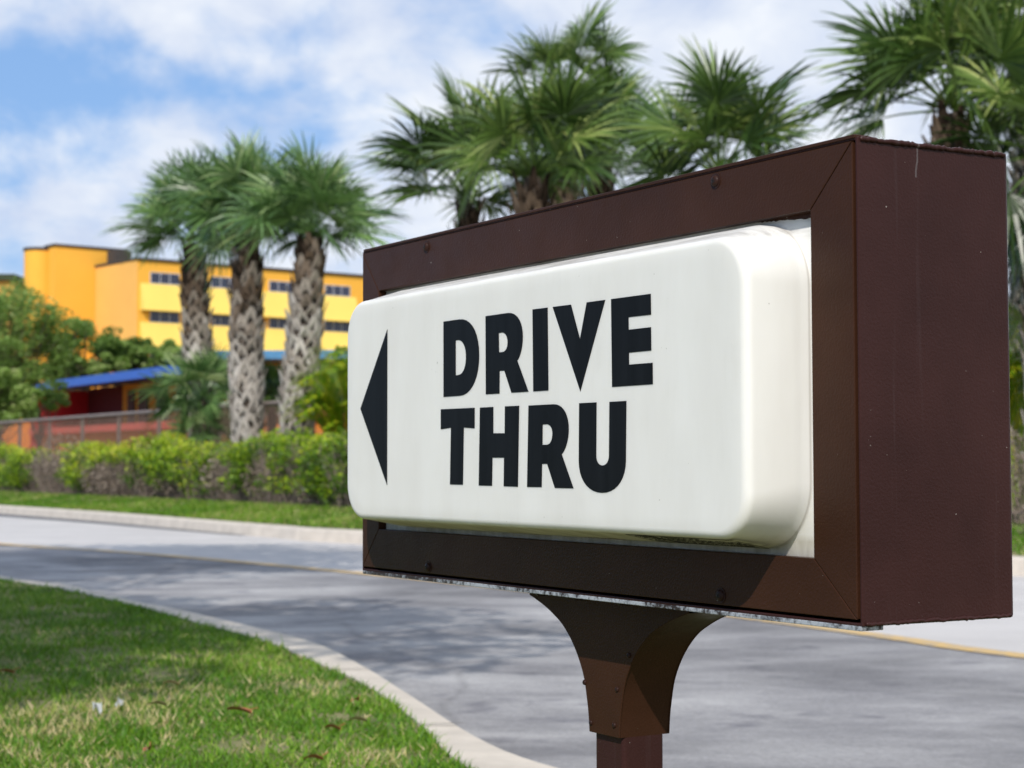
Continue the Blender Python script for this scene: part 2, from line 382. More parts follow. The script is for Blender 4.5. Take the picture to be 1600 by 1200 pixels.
# far kerb
k = MB(); fb = far_base
strip(k, lift(fb, RZ-.01), lift(offset(fb, .025), .035)); strip(k, lift(offset(fb, .025), .035), lift(offset(fb, .05), .052)); strip(k, lift(offset(fb, .05), .052), lift(offset(fb, .2), .056)); strip(k, lift(offset(fb, .2), .056), lift(offset(fb, .2), -.1))
tag(k.build('far_kerb', CONC), kind='structure')
# near lawn sheet
tag(flat_poly('lawn', [(list(near_in)+[Vector((60, -60, 0)), Vector((-90, -60, 0)), Vector((-90, 75, 0))], 0.0)], SOIL), kind='structure')
# far verge: rises from the kerb to the hedge and runs on level
def vz(d): return .05+.27*min(1, max(0, (d-.2)/1.9))**1.0
vg = MB(); offs = [.2, .6, 1.0, 1.5, 2.1, 3.0, 6, 14, 40, 120, 500]
for a, b in zip(offs, offs[1:]):
    A = lift(offset(fb, a), vz(a)); B = lift(offset(fb, b), vz(b))
    if b > 6:
        cdir = Vector((.75, .66, 0))
        B = [Vector((p.x, p.y, 0))+cdir*(b-6) for p in offset(fb, 6)]; B = lift(B, vz(b))
        if a >= 6:
            A = [Vector((p.x, p.y, 0))+cdir*(a-6) for p in offset(fb, 6)]; A = lift(A, vz(a))
    strip(vg, A, B)
tag(vg.build('verge', SOIL), kind='structure')
mu = MB(); strip(mu, lift(offset(fb, 1.15), .20), lift(offset(fb, 2.6), .345)); tag(mu.build('mulch_bed', MULCH), kind='structure')

# grass blades, numpy
def grass(name, P, h, w, label, var):
    n = len(P); ang = rng.uniform(0, 2*np.pi, n); lean = rng.normal(0, .55, (n, 2))*h[:, None]
    dx = np.stack([np.cos(ang), np.sin(ang), np.zeros(n)], 1)*w[:, None]/2
    tip = P+np.concatenate([lean, (h*rng.uniform(.6, 1, n))[:, None]], 1)
    V = np.stack([P-dx, P+dx, tip], 1).reshape(-1, 3)
    me = bpy.data.meshes.new(name); me.vertices.add(3*n); me.vertices.foreach_set('co', V.ravel())
    me.loops.add(3*n); me.loops.foreach_set('vertex_index', np.arange(3*n)); me.polygons.add(n)
    me.polygons.foreach_set('loop_start', np.arange(0, 3*n, 3)); me.polygons.foreach_set('loop_total', np.full(n, 3))
    me.update(calc_edges=True)
    a = me.attributes.new('var', 'FLOAT', 'FACE'); a.data.foreach_set('value', var.astype(np.float32))
    me.materials.append(GRASS); o = bpy.data.objects.new(name, me); col.objects.link(o)
    return tag(o, label, 'grass', kind='stuff')
def vnoise(x, y, s, seed):
    r_ = np.random.default_rng(seed); g_ = r_.random((64, 64)); x = x/s; y = y/s
    xi = np.floor(x).astype(int); yi = np.floor(y).astype(int); fx = x-xi; fy = y-yi; fx = fx*fx*(3-2*fx); fy = fy*fy*(3-2*fy)
    q = lambda i, j: g_[i % 64, j % 64]
    return (q(xi, yi)*(1-fx)+q(xi+1, yi)*fx)*(1-fy)+(q(xi, yi+1)*(1-fx)+q(xi+1, yi+1)*fx)*fy
ni = np.array([(p.x, p.y) for p in near_in])
def kerb_x(Y):   # x of the kerb's lawn edge at depth Y (Y falls along the line)
    o = np.argsort(ni[:, 1]); return np.interp(Y, ni[o, 1], ni[o, 0])
n0 = 230000
Y = 3.6+(rng.random(n0)**1.5)*11.5; X = kerb_x(Y)-.0-(rng.random(n0)**1.15)*(.9+Y*.42)
Y2, X2 = Y, X
straw = vnoise(X, Y, .35, 1)*.45+vnoise(X, Y, .11, 2)*.35+vnoise(X, Y, 1.3, 5)*.3
near = np.clip((9.0-Y)/3.5, 0, 1)
v = .30+.35*vnoise(X, Y, .5, 3)+rng.normal(0, .13, n0)
v = np.where(rng.random(n0) < np.clip((straw-.50)*2.2, 0, .6)*(.2+.8*near), rng.uniform(.76, 1, n0), v)
thin = rng.random(n0) < np.clip(1.55-1.6*vnoise(X, Y, .26, 9), .12, 1)
P = np.stack([X, Y, np.zeros(n0)], 1)
hh = .014+.026*rng.random(n0)*(.5+vnoise(X, Y, .3, 4))
edge = rng.random(n0) < .02; hh[edge] *= 1.8
grass('lawn_grass', P[thin], hh[thin], rng.uniform(.004, .010, n0)[thin], 'green lawn grass with straw patches inside the near kerb', np.clip(v, 0, 1)[thin])
fbn = offset(fb, .25); n1 = 60000
seg = np.array([(p.x, p.y) for p in resamp([p for p in fbn if -16 < p.x < 9], 400)])
fo = offset(resamp([p for p in fbn if -16 < p.x < 9], 400), 1.0); fo = np.array([(p.x, p.y) for p in fo])-seg
idx = rng.integers(0, 399, n1); tt = rng.random(n1)[:, None]; dd = rng.random(n1)*1.15
B0 = seg[idx]*(1-tt)+seg[idx+1]*tt; Q = B0+fo[idx]*dd[:, None]
Pz = np.array([vz(d+.25) for d in dd])
P = np.concatenate([Q, Pz[:, None]], 1)
v = .40+.3*vnoise(P[:, 0], P[:, 1], .7, 3)+rng.normal(0, .12, n1)
v = np.where(rng.random(n1) < np.clip((vnoise(P[:, 0], P[:, 1], .9, 8)-.35)*.9*(dd/1.75+.2), 0, .8), rng.uniform(.74, 1, n1), v)
grass('verge_grass', P, .03+.05*rng.random(n1), rng.uniform(.012, .025, n1), 'strip of bright grass between far kerb and hedge', np.clip(v, 0, 1))

# ---------------------------------------------------------------- THE SIGN
UX = Vector((math.sin(YAW), -math.cos(YAW), 0)); NX = Vector((-math.cos(YAW), -math.sin(YAW), 0))
base = Vector((CX, CY, 0))-UX*W/2-NX*D/2
sign = empty('drive_thru_sign', (base.x, base.y, 0), math.atan2(UX.y, UX.x),
             'brown boxed roadside sign on a flared post, white face reading DRIVE THRU', 'sign')
def l3(u, n, v): return Vector((u+W/2, -(n+D/2), v+CZ))     # sign coordinates -> sign's local space
def bx(mb, a, b, mi=0):
    p, q = l3(*a), l3(*b); mb.box((min(p.x, q.x), min(p.y, q.y), min(p.z, q.z)), (max(p.x, q.x), max(p.y, q.y), max(p.z, q.z)), mi=mi)
# cabinet: open-fronted sheet box with a rolled rear edge
def cabinet():
    bm = bmesh.new()
    t = .0035
    def ring(a, b, c, d, n): return [bm.verts.new(l3(u, n, v)) for u, v in ((a, c), (b, c), (b, d), (a, d))]
    r0 = ring(-W+t, -t, t, H-t, 0.0); r1 = ring(-W, 0, 0, H, 0.0); r2 = ring(-W, 0, 0, H, -D)
    ri = ring(-W+t, -t, t, H-t, -.03)
    for A_, B_ in ((ri, r0), (r0, r1), (r1, r2)):
        for i in range(4): bm.faces.new((A_[i], A_[(i+1) % 4], B_[(i+1) % 4], B_[i]))
    bm.faces.new(r2[::-1]); bm.faces.new(ri)
    ed = [e for e in bm.edges if all(v in r2 for v in e.verts)]
    bmesh.ops.bevel(bm, geom=ed, offset=.007, segments=4, affect='EDGES', profile=.5)
    bmesh.ops.recalc_face_normals(bm, faces=bm.faces)
    me = bpy.data.meshes.new('cabinet'); bm.to_mesh(me); bm.free(); me.materials.append(BROWN2)
    o = bpy.data.objects.new('cabinet', me); col.objects.link(o); o.parent = sign
    b = o.modifiers.new('Bevel', 'BEVEL'); b.width = .0012; b.segments = 2; b.limit_method = 'ANGLE'; b.angle_limit = R(50)
    return o
cab = cabinet()
# bare worn edge of the bottom sheet
mb = MB(); bx(mb, (-W+.002, .0005, -.0045), (-.002, -.03, .0004)); mb.build('bottom_lip', GALV, sign, bevel=.0008)
mb = MB(); bx(mb, (-W+.006, .0015, H-.0012), (-.003, -.02, H+.0028)); mb.build('top_lip', BROWN, sign, bevel=.0008)
# weld beads along the end panel
for vv, nm in ((H-.0005, 1), (.001, 2)):
    mb = MB(); pts = []; rad = []
    for i in range(70):
        t = i/69; pts.append(l3(.0004+random.uniform(-.0006, .0006), -.004-t*(D-.012), vv+random.uniform(-.0008, .0008)-(.0015 if vv > .2 else -.0015)))
        rad.append((.0022 if vv > .2 else .0015)+.0005*random.random()+.0006*math.sin(i*.21+1)**2)
    mb.tube(pts, rad, 8); mb.build('weld_bead', BROWN2, sign, smooth=True)
# mitred frame rails
ou0, ou1, ov0, ov1 = -W+.0032, -.0065, .0068, .4962
iu0, iu1, iv0, iv1 = -1.0928, -.0728, .0662, .4330
def rail(o0, o1, i1, i0):
    mb = MB(); f_ = .0014; b_ = -.016; c_ = [o0, o1, i1, i0]
    cen = Vector((sum(p[0] for p in c_)/4, sum(p[1] for p in c_)/4))
    # hair gap at each mitre
    vec = Vector((o1[0]-o0[0], o1[1]-o0[1])).normalized()*.00055
    c_ = [(o0[0]+vec.x, o0[1]+vec.y), (o1[0]-vec.x, o1[1]-vec.y), (i1[0]-vec.x, i1[1]-vec.y), (i0[0]+vec.x, i0[1]+vec.y)]
    vs = [l3(u, f_, v) for u, v in c_]+[l3(u, b_, v) for u, v in c_]
    mb.add(vs, [(0, 1, 2, 3), (7, 6, 5, 4), (0, 4, 5, 1), (1, 5, 6, 2), (2, 6, 7, 3), (3, 7, 4, 0)])
    return mb.build('frame_rail', BROWN, sign, bevel=.0009, recalc=True)
rail((ou0, ov0), (ou1, ov0), (iu1, iv0), (iu0, iv0)); rail((ou1, ov0), (ou1, ov1), (iu1, iv1), (iu1, iv0))
rail((ou1, ov1), (ou0, ov1), (iu0, iv1), (iu1, iv1)); rail((ou0, ov1), (ou0, ov0), (iu0, iv0), (iu0, iv1))
# moulded acrylic face
def rrect(u0, u1, v0, v1, rad, n, seg=14):
    out = []
    for cu, cv, a0 in ((u1-rad, v1-rad, 0), (u0+rad, v1-rad, 90), (u0+rad, v0+rad, 180), (u1-rad, v0+rad, 270)):
        for i in range(seg+1):
            a = R(a0+90*i/seg); out.append(l3(cu+rad*math.cos(a), n, cv+rad*math.sin(a)))
    return out
PN = .0705
rings = [rrect(-1.103, -.064, .056, .444, .002, -.0115), rrect(-1.0812, -.0860, .0722, .4280, .074, -.0115)]
b0 = (-1.0790, -.0880, .0740, .4262); f0 = (-1.0668, -.0955, .0846, .4090)
rings.append(rrect(*b0, .072, -.0095))
for t in (.0, .15, .3, .5, .7, .85):
    s_ = .006+(PN-.011-.006)*t
    q = [b0[i]+(f0[i]-b0[i])*(t**1.0) for i in range(4)]
    rings.append(rrect(q[0], q[1], q[2], q[3], .072-.020*t, s_))
for a in (0, 15, 30, 45, 60, 75, 90):
    e = 1-math.cos(R(a)); rr = .0115
    d = rr*e
    rings.append(rrect(f0[0]+d, f0[1]-d, f0[2]+d*.8, f0[3]-d*.8, .052-d*.7, PN-.0105+.0105*math.sin(R(a))))
rings.append(rrect(f0[0]+.03, f0[1]-.03, f0[2]+.024, f0[3]-.024, .035, PN))
mb = MB(); nv = len(rings[0])
for a in rings: mb.v += [tuple(p) for p in a]
for i in range(len(rings)-1):
    for j in range(nv):
        mb.f.append((i*nv+j, i*nv+(j+1) % nv, (i+1)*nv+(j+1) % nv, (i+1)*nv+j)); mb.a.append(.5); mb.m.append(0)
mb.f.append(tuple((len(rings)-1)*nv+j for j in range(nv))); mb.a.append(.5); mb.m.append(0)
face = mb.build('sign_face', ACRYLIC, sign, smooth=True, recalc=True)
def outline(seq, n=9):
    pts = []; prev = None
    for p in seq:
        if p[0] == 'L': pts.append((p[1], p[2]))
        else:
            x0, y0 = pts[-1]; cx, cy, x3, y3 = p[1:]; kp = .60
            x1, y1 = x0+(cx-x0)*kp, y0+(cy-y0)*kp; x2, y2 = x3+(cx-x3)*kp, y3+(cy-y3)*kp
            for i in range(1, n+1):
                t = i/n; m_ = 1-t
                pts.append((m_**3*x0+3*m_*m_*t*x1+3*m_*t*t*x2+t**3*x3, m_**3*y0+3*m_*m_*t*y1+3*m_*t*t*y2+t**3*y3))
    return pts
GL = {
'arrow': [('L', -0.9255, 0.3602), ('L', -1.0138, 0.2482), ('L', -0.9263, 0.1360)],
'D': [('L', -0.7560, 0.3596), ('L', -0.7117, 0.3596), ('Q', -0.6579, 0.3596, -0.6581, 0.3084), ('Q', -0.6583, 0.2570, -0.7107, 0.2570), ('L', -0.7560, 0.2570)],
'D_in': [('L', -0.7218, 0.3320), ('L', -0.7157, 0.3320), ('Q', -0.6933, 0.3320, -0.6934, 0.3080), ('Q', -0.6935, 0.2850, -0.7149, 0.2850), ('L', -0.7218, 0.2850)],
'R': [('L', -0.6410, 0.3588), ('L', -0.5835, 0.3587), ('Q', -0.5467, 0.3581, -0.5469, 0.3261), ('Q', -0.547, 0.3051, -0.5606, 0.2964), ('L', -0.5336, 0.2562), ('L', -0.5751, 0.2564), ('L', -0.5929, 0.2854), ('L', -0.605, 0.2856), ('L', -0.6054, 0.2563), ('L', -0.6405, 0.2566)],
'R_in': [('L', -0.607, 0.3346), ('L', -0.5998, 0.3347), ('Q', -0.5843, 0.3347, -0.5844, 0.321), ('Q', -0.5844, 0.3096, -0.5974, 0.3095), ('L', -0.6062, 0.3095)],
'I': [('L', -0.5230, 0.3587), ('L', -0.4874, 0.3583), ('L', -0.4862, 0.256), ('L', -0.5218, 0.2561)],
'V': [('L', -0.4754, 0.3582), ('L', -0.434, 0.3578), ('L', -0.4142, 0.3148), ('L', -0.399, 0.3578), ('L', -0.3594, 0.3576), ('L', -0.4138, 0.2523)],
'E': [('L', -0.3470, 0.3575), ('L', -0.2671, 0.3571), ('L', -0.2666, 0.3335), ('L', -0.3115, 0.3338), ('L', -0.3113, 0.3194), ('L', -0.267, 0.3194), ('L', -0.2666, 0.293), ('L', -0.3111, 0.293), ('L', -0.3109, 0.2793), ('L', -0.2642, 0.2791), ('L', -0.264, 0.2549), ('L', -0.3458, 0.2549)],
'T': [('L', -0.7639, 0.2404), ('L', -0.6704, 0.2399), ('L', -0.6706, 0.2128), ('L', -0.6998, 0.2144), ('L', -0.7025, 0.1383), ('L', -0.7380, 0.1385), ('L', -0.7351, 0.2148), ('L', -0.7639, 0.2132)],
'H': [('L', -0.6562, 0.2397), ('L', -0.6214, 0.2396), ('L', -0.6217, 0.2056), ('L', -0.5923, 0.2051), ('L', -0.5916, 0.2395), ('L', -0.5564, 0.2392), ('L', -0.5600, 0.137), ('L', -0.5952, 0.1373), ('L', -0.5941, 0.1739), ('L', -0.6239, 0.174), ('L', -0.6251, 0.1376), ('L', -0.6597, 0.1377)],
'R2': [('L', -0.5334, 0.2388), ('L', -0.4748, 0.2387), ('Q', -0.4396, 0.2386, -0.4401, 0.2072), ('Q', -0.4405, 0.1864, -0.4562, 0.1772), ('L', -0.4301, 0.1364), ('L', -0.472, 0.1364), ('L', -0.4896, 0.1659), ('L', -0.5018, 0.1657), ('L', -0.5029, 0.1371), ('L', -0.5374, 0.137)],
'R2_in': [('L', -0.5, 0.2145), ('L', -0.4913, 0.2146), ('Q', -0.477, 0.2148, -0.4771, 0.2027), ('Q', -0.4775, 0.1896, -0.49, 0.1894), ('L', -0.5006, 0.1893)],
'U': [('L', -0.4165, 0.2382), ('L', -0.3790, 0.2381), ('L', -0.3802, 0.1753), ('Q', -0.3802, 0.1638, -0.3670, 0.1638), ('Q', -0.3537, 0.1638, -0.3530, 0.1751), ('L', -0.3515, 0.2378), ('L', -0.3168, 0.2378), ('L', -0.3185, 0.1691), ('Q', -0.3195, 0.1321, -0.3682, 0.1318), ('Q', -0.4180, 0.1318, -0.4179, 0.1693)]}
def glyph(name, outer, inner, label):
    bm = bmesh.new(); es = []
    for ol in [outer]+([inner] if inner else []):
        vs = [bm.verts.new(l3(u, PN+.0006, v)) for u, v in outline(ol)]
        es += [bm.edges.new((vs[i], vs[(i+1) % len(vs)])) for i in range(len(vs))]
    bmesh.ops.triangle_fill(bm, edges=es, use_beauty=True)
    ex = bmesh.ops.extrude_face_region(bm, geom=list(bm.faces))
    bmesh.ops.translate(bm, vec=Vector((0, .0005, 0)), verts=[g_ for g_ in ex['geom'] if isinstance(g_, bmesh.types.BMVert)])
    bmesh.ops.recalc_face_normals(bm, faces=bm.faces)
    me = bpy.data.meshes.new(name); bm.to_mesh(me); bm.free(); me.materials.append(VINYL)
    o = bpy.data.objects.new(name, me); col.objects.link(o); o.parent = face; o['label'] = label
glyph('arrow', GL['arrow'], None, 'black triangle arrow pointing left')
for ch, lb in (('D', 'letter D'), ('R', 'letter R of the upper word'), ('I', 'letter I'), ('V', 'letter V'), ('E', 'letter E'), ('T', 'letter T'), ('H', 'letter H'), ('R2', 'letter R of the lower word'), ('U', 'letter U')):
    glyph('letter', GL[ch], GL.get(ch+'_in'), lb)
# maker's label printed under the dome: a ruled box with small illegible rows
vslope = (f0[2]-b0[2])/(PN-.011-.006)
def wall(u, s, lift_=.0006): # point on the underside wall; s = 0 at the base .. 1 at the front
    n_ = .006+(PN-.011-.006)*s; return l3(u, n_, b0[2]+(f0[2]-b0[2])*s-lift_)
def wallquad(mb, u0, s0, u1, s1, w):
    d = Vector((u1-u0, (s1-s0)*.05)).normalized(); nx = Vector((-d.y, d.x))*w/2
    mb.add([wall(u0+nx.x, s0+nx.y/.05), wall(u0-nx.x, s0-nx.y/.05), wall(u1-nx.x, s1-nx.y/.05), wall(u1+nx.x, s1+nx.y/.05)], [(0, 1, 2, 3)])
mb = MB(); ua, ub = -.338, -.135
for u0_, s0_, u1_, s1_ in ((ua, .97, ub, .97), (ua, .10, ub, .10), (ub, .97, ub, .10), (ua, .97, ua, .10), (ua+.045, .99, ua+.045, .10)):
    wallquad(mb, u0_, s0_, u1_, s1_, .0034)
wallquad(mb, ua+.04, 1.02, ua+.052, .05, .010)
for row in range(4):
    s_ = .82-.19*row; u = ua+.006
    while u < ub-.012:
        if ua+.036 < u < ua+.056: u = ua+.058
        L_ = random.uniform(.003, .009)
        x = u
        while x < u+L_:
            wallquad(mb, x, s_+random.uniform(-.02, .03), x+.0012, s_+random.uniform(-.05, .02), random.uniform(.0055, .0085)); x += .0019
        u += L_+.0025
        if row == 0 and u > ub-.075: break
mb.build('maker_label', INK, face)
mb = MB()
for i in range(26):
    u = -.50+i*.0035+random.uniform(-.001, .001); wallquad(mb, u, .06+random.uniform(0, .06), u+.003, .02+random.uniform(0, .05), random.uniform(.001, .003))
mb.build('red_maker_mark', REDINK, face)
# brown overspray where the frame paint ran onto the flange
mb = MB(); lo = []
n_ = 26
for i in range(n_+1):
    t = i/n_; u = -.176+t*(.176-.0745); top = .4375
    bot = .4335-.0055*min(1, t*1.3)-random.uniform(0, .0016)
    lo.append((u, bot, top))
for (u, b_, t_), (u2, b2, t2) in zip(lo, lo[1:]):
    mb.add([l3(u, -.0108, b_), l3(u2, -.0108, b2), l3(u2, -.0108, t2), l3(u, -.0108, t_)], [(0, 1, 2, 3)])
mb.build('paint_smear', BROWN, sign)
# frame screws and bracket screws
def screw(u, n, v, rad, h, axis='n'):
    mb = MB(); segs = 20; prof = [(1, 0), (1, .35), (.86, .72), (.6, .93), (.3, 1.0), (0.001, 1.0)]
    vs = []
    def P_(a, b, c): return l3(u+a, n+c, v+b)
    for pr, ph in prof: vs += [P_(rad*pr*math.cos(2*math.pi*j/segs), rad*pr*math.sin(2*math.pi*j/segs), h*ph) for j in range(segs)]
    fs = [(i*segs+j, i*segs+(j+1) % segs, (i+1)*segs+(j+1) % segs, (i+1)*segs+j) for i in range(len(prof)-1) for j in range(segs)]
    mb.add(vs, fs)
    rot = random.uniform(0, 1.5)
    for a in (rot, rot+math.pi/2):   # cross recess: its shade drawn as flat dark bars
        c_, s_ = math.cos(a), math.sin(a); L_, w_ = rad*.5, rad*.11
        mb.add([P_(c_*x-s_*y, s_*x+c_*y, h*1.03) for x, y in ((-L_, -w_), (L_, -w_), (L_, w_), (-L_, w_))], [(0, 1, 2, 3)], mi=1)
    return mb.build('screw', [BROWN_SCREW, RECESS], sign, smooth=True, recalc=False)
for u, v in ((-.935, .4847), (-.2362, .4862), (-.930, .0162), (-.2328, .0178)):
    screw(u, .0014, v, .0066, .0042)
    mb = MB(); seg = 20   # washer
    ring0 = [l3(u+.0088*math.cos(2*math.pi*j/seg), .0022, v+.0088*math.sin(2*math.pi*j/seg)) for j in range(seg)]
    ring1 = [l3(u+.0088*math.cos(2*math.pi*j/seg), .0014, v+.0088*math.sin(2*math.pi*j/seg)) for j in range(seg)]
    mb.add(ring0+ring1, [tuple(range(seg))]+[(j, (j+1) % seg, seg+(j+1) % seg, seg+j) for j in range(seg)])
    mb.build('washer', BROWN_SCREW, sign, recalc=True)
# flared bracket cover
n1, n2 = -.0683, -.1481; UC = -W/2
prof = [(.0350, -.1868), (.0372, -.1640), (.0405, -.1458), (.0480, -.1170), (.0620, -.0912), (.0800, -.0693), (.1010, -.0515), (.1220, -.0400), (.1450, -.0300), (.1700, -.0215), (.1860, -.0168)]
fine_ = spline([Vector((a, 0, b)) for a, b in prof], 5); prof = [(p.x, p.z) for p in fine_]
def plate(nf, nb):
    mb = MB(); R_ = [(UC+a, b) for a, b in prof]+[(UC+.188, -.0045)]; L_ = [(UC-a, b) for a, b in prof]+[(UC-.188, -.0045)]
    k_ = len(R_); vs = [l3(u, nf, v) for u, v in R_]+[l3(u, nf, v) for u, v in L_]+[l3(u, nb, v) for u, v in R_]+[l3(u, nb, v) for u, v in L_]
    fs = []
    for i in range(k_-1):
        fs += [(i, i+1, k_+i+1, k_+i), (2*k_+i, 3*k_+i, 3*k_+i+1, 2*k_+i+1), (i, 2*k_+i, 2*k_+i+1, i+1), (k_+i, k_+i+1, 3*k_+i+1, 3*k_+i)]
    fs += [(0, k_, 3*k_, 2*k_), (k_-1, 3*k_-1, 4*k_-1, 2*k_-1)]
    mb.add(vs, fs); return mb.build('bracket_plate', BROWN, sign, bevel=.0006, seg=1, recalc=True)
plate(n1, n1-.0022); plate(n2+.0022, n2)
for sgn in (1, -1):
    mb = MB(); a_ = [l3(UC+sgn*(a-.0012), n1-.0022, b) for a, b in prof]; b_ = [l3(UC+sgn*(a-.0012), n2+.0022, b) for a, b in prof]
    a2 = [l3(UC+sgn*(a-.0034), n1-.0022, b) for a, b in prof]; b2 = [l3(UC+sgn*(a-.0034), n2+.0022, b) for a, b in prof]
    strip(mb, a_, b_); strip(mb, b2, a2); strip(mb, a_, a2); strip(mb, b_, b2)
    mb.build('bracket_flare', BROWN, sign, smooth=True)
mb = MB(); bx(mb, (UC-.188, n1-.004, -.012), (UC+.188, n2+.004, -.0047)); mb.build('mounting_plate', BROWN, sign, bevel=.001)
for u in (-.72, -.625, -.52):
    mb = MB(); seg = 6; c0 = [l3(u+.008*math.cos(2*math.pi*j/seg+.3), n1+.006+.008*math.sin(2*math.pi*j/seg+.3), -.0048) for j in range(seg)]
    c1 = [Vector((p.x, p.y, p.z-.010)) for p in c0]
    mb.add(c0+c1, [tuple(range(seg))[::-1], tuple(range(seg, 2*seg))]+[(j, (j+1) % seg, seg+(j+1) % seg, seg+j) for j in range(seg)])
    mb.build('bolt', BROWN_SCREW, sign, recalc=True)
for u, v in ((-.6215, -.1235), (-.5445, -.1245), (-.5175, -.0785), (-.5515, -.1712), (-.6065, -.1745)): screw(u, n1, v, .0036, .0024)
mb = MB(); pw = .0338; pd = .0323
p0, p1 = l3(UC-pw, -D/2+pd, -CZ-.05), l3(UC+pw, -D/2-pd, -.012)
mb.box((p0.x, p0.y, p0.z), (p1.x, p1.y, p1.z)); mb.build('post', BROWN2, sign, bevel=.006, seg=4)

# ---------------------------------------------------------------- plants
def unit(v): return v.normalized() if v.length > 1e-9 else Vector((0, 0, 1))
def fan_leaf(mb, org, dirv, pet, blade, droop, rnd, nseg=40, base_var=.5, roll=0):
    d = unit(dirv); side = d.cross(Vector((0, 0, 1)))
    side = unit(side) if side.length > .05 else Vector((1, 0, 0)); nrm = unit(side.cross(d))
    q = Matrix.Rotation(roll, 3, d); side = q @ side; nrm = q @ nrm
    pts = [org+d*pet*t-Vector((0, 0, 1))*pet*.20*droop*t*t for t in (0, .35, .7, 1)]
    mb.tube(pts, [.018, .013, .010, .008], 4, var=.62, cap=False)
    h = pts[-1]; d2 = unit(pts[-1]-pts[-2]); nrm2 = unit(side.cross(d2))
    sp_ = R(rnd.uniform(100, 135)); fold = rnd.uniform(.15, .5); Z = Vector((0, 0, 1))
    for i in range(nseg):
        a = -sp_+2*sp_*i/(nseg-1)+rnd.uniform(-.02, .02)
        dr = unit(d2*math.cos(a)+side*math.sin(a)+nrm2*(fold*abs(math.sin(a))-.18*math.cos(a)))
        L = blade*(1-.34*(abs(a)/sp_)**2)*rnd.uniform(.80, 1.10)
        tn = unit(nrm2.cross(dr)); tn = (tn+nrm2*(.55 if i % 2 else -.55)).normalized()
        da = 2*sp_/(nseg-1); hang = (.06+.20*droop)*L*rnd.uniform(.4, 1.7)
        w0 = L*.33*da*.60; vs = []
        for t, wf in ((.03, .1), (.33, 1.0), (.62, .85), (.84, .45), (1.0, .06)):
            c = h+dr*L*t-Z*hang*max(0, t-.30)**2.0*2.0-nrm2*.10*L*t*t
            vs += [c-tn*w0*wf, c+tn*w0*wf]
        mb.add(vs, [(2*j, 2*j+1, 2*j+3, 2*j+2) for j in range(4)], min(1, max(0, base_var+rnd.uniform(-.2, .2))))
def crown(mb, c, rad, n, rnd, lo=-35, hi=85, drp=1, base=.42, nseg=38):
    for i in range(n):
        t = (i+.5)/n; el = R(hi+(lo-hi)*t**.85+rnd.uniform(-10, 10)); az = i*2.39996+rnd.uniform(-.35, .35)
        d = Vector((math.cos(az)*math.cos(el), math.sin(az)*math.cos(el), math.sin(el)))
        s = rnd.uniform(.78, 1.12)
        fan_leaf(mb, c+d*.05+Vector((0, 0, -.08*t)), d, rad*.50*s*rnd.uniform(.75, 1.15), rad*.55*s, drp*(.15+.55*t), rnd, nseg, base+.18*math.sin(el)+rnd.uniform(-.28, .28), rnd.uniform(-1.3, 1.3))
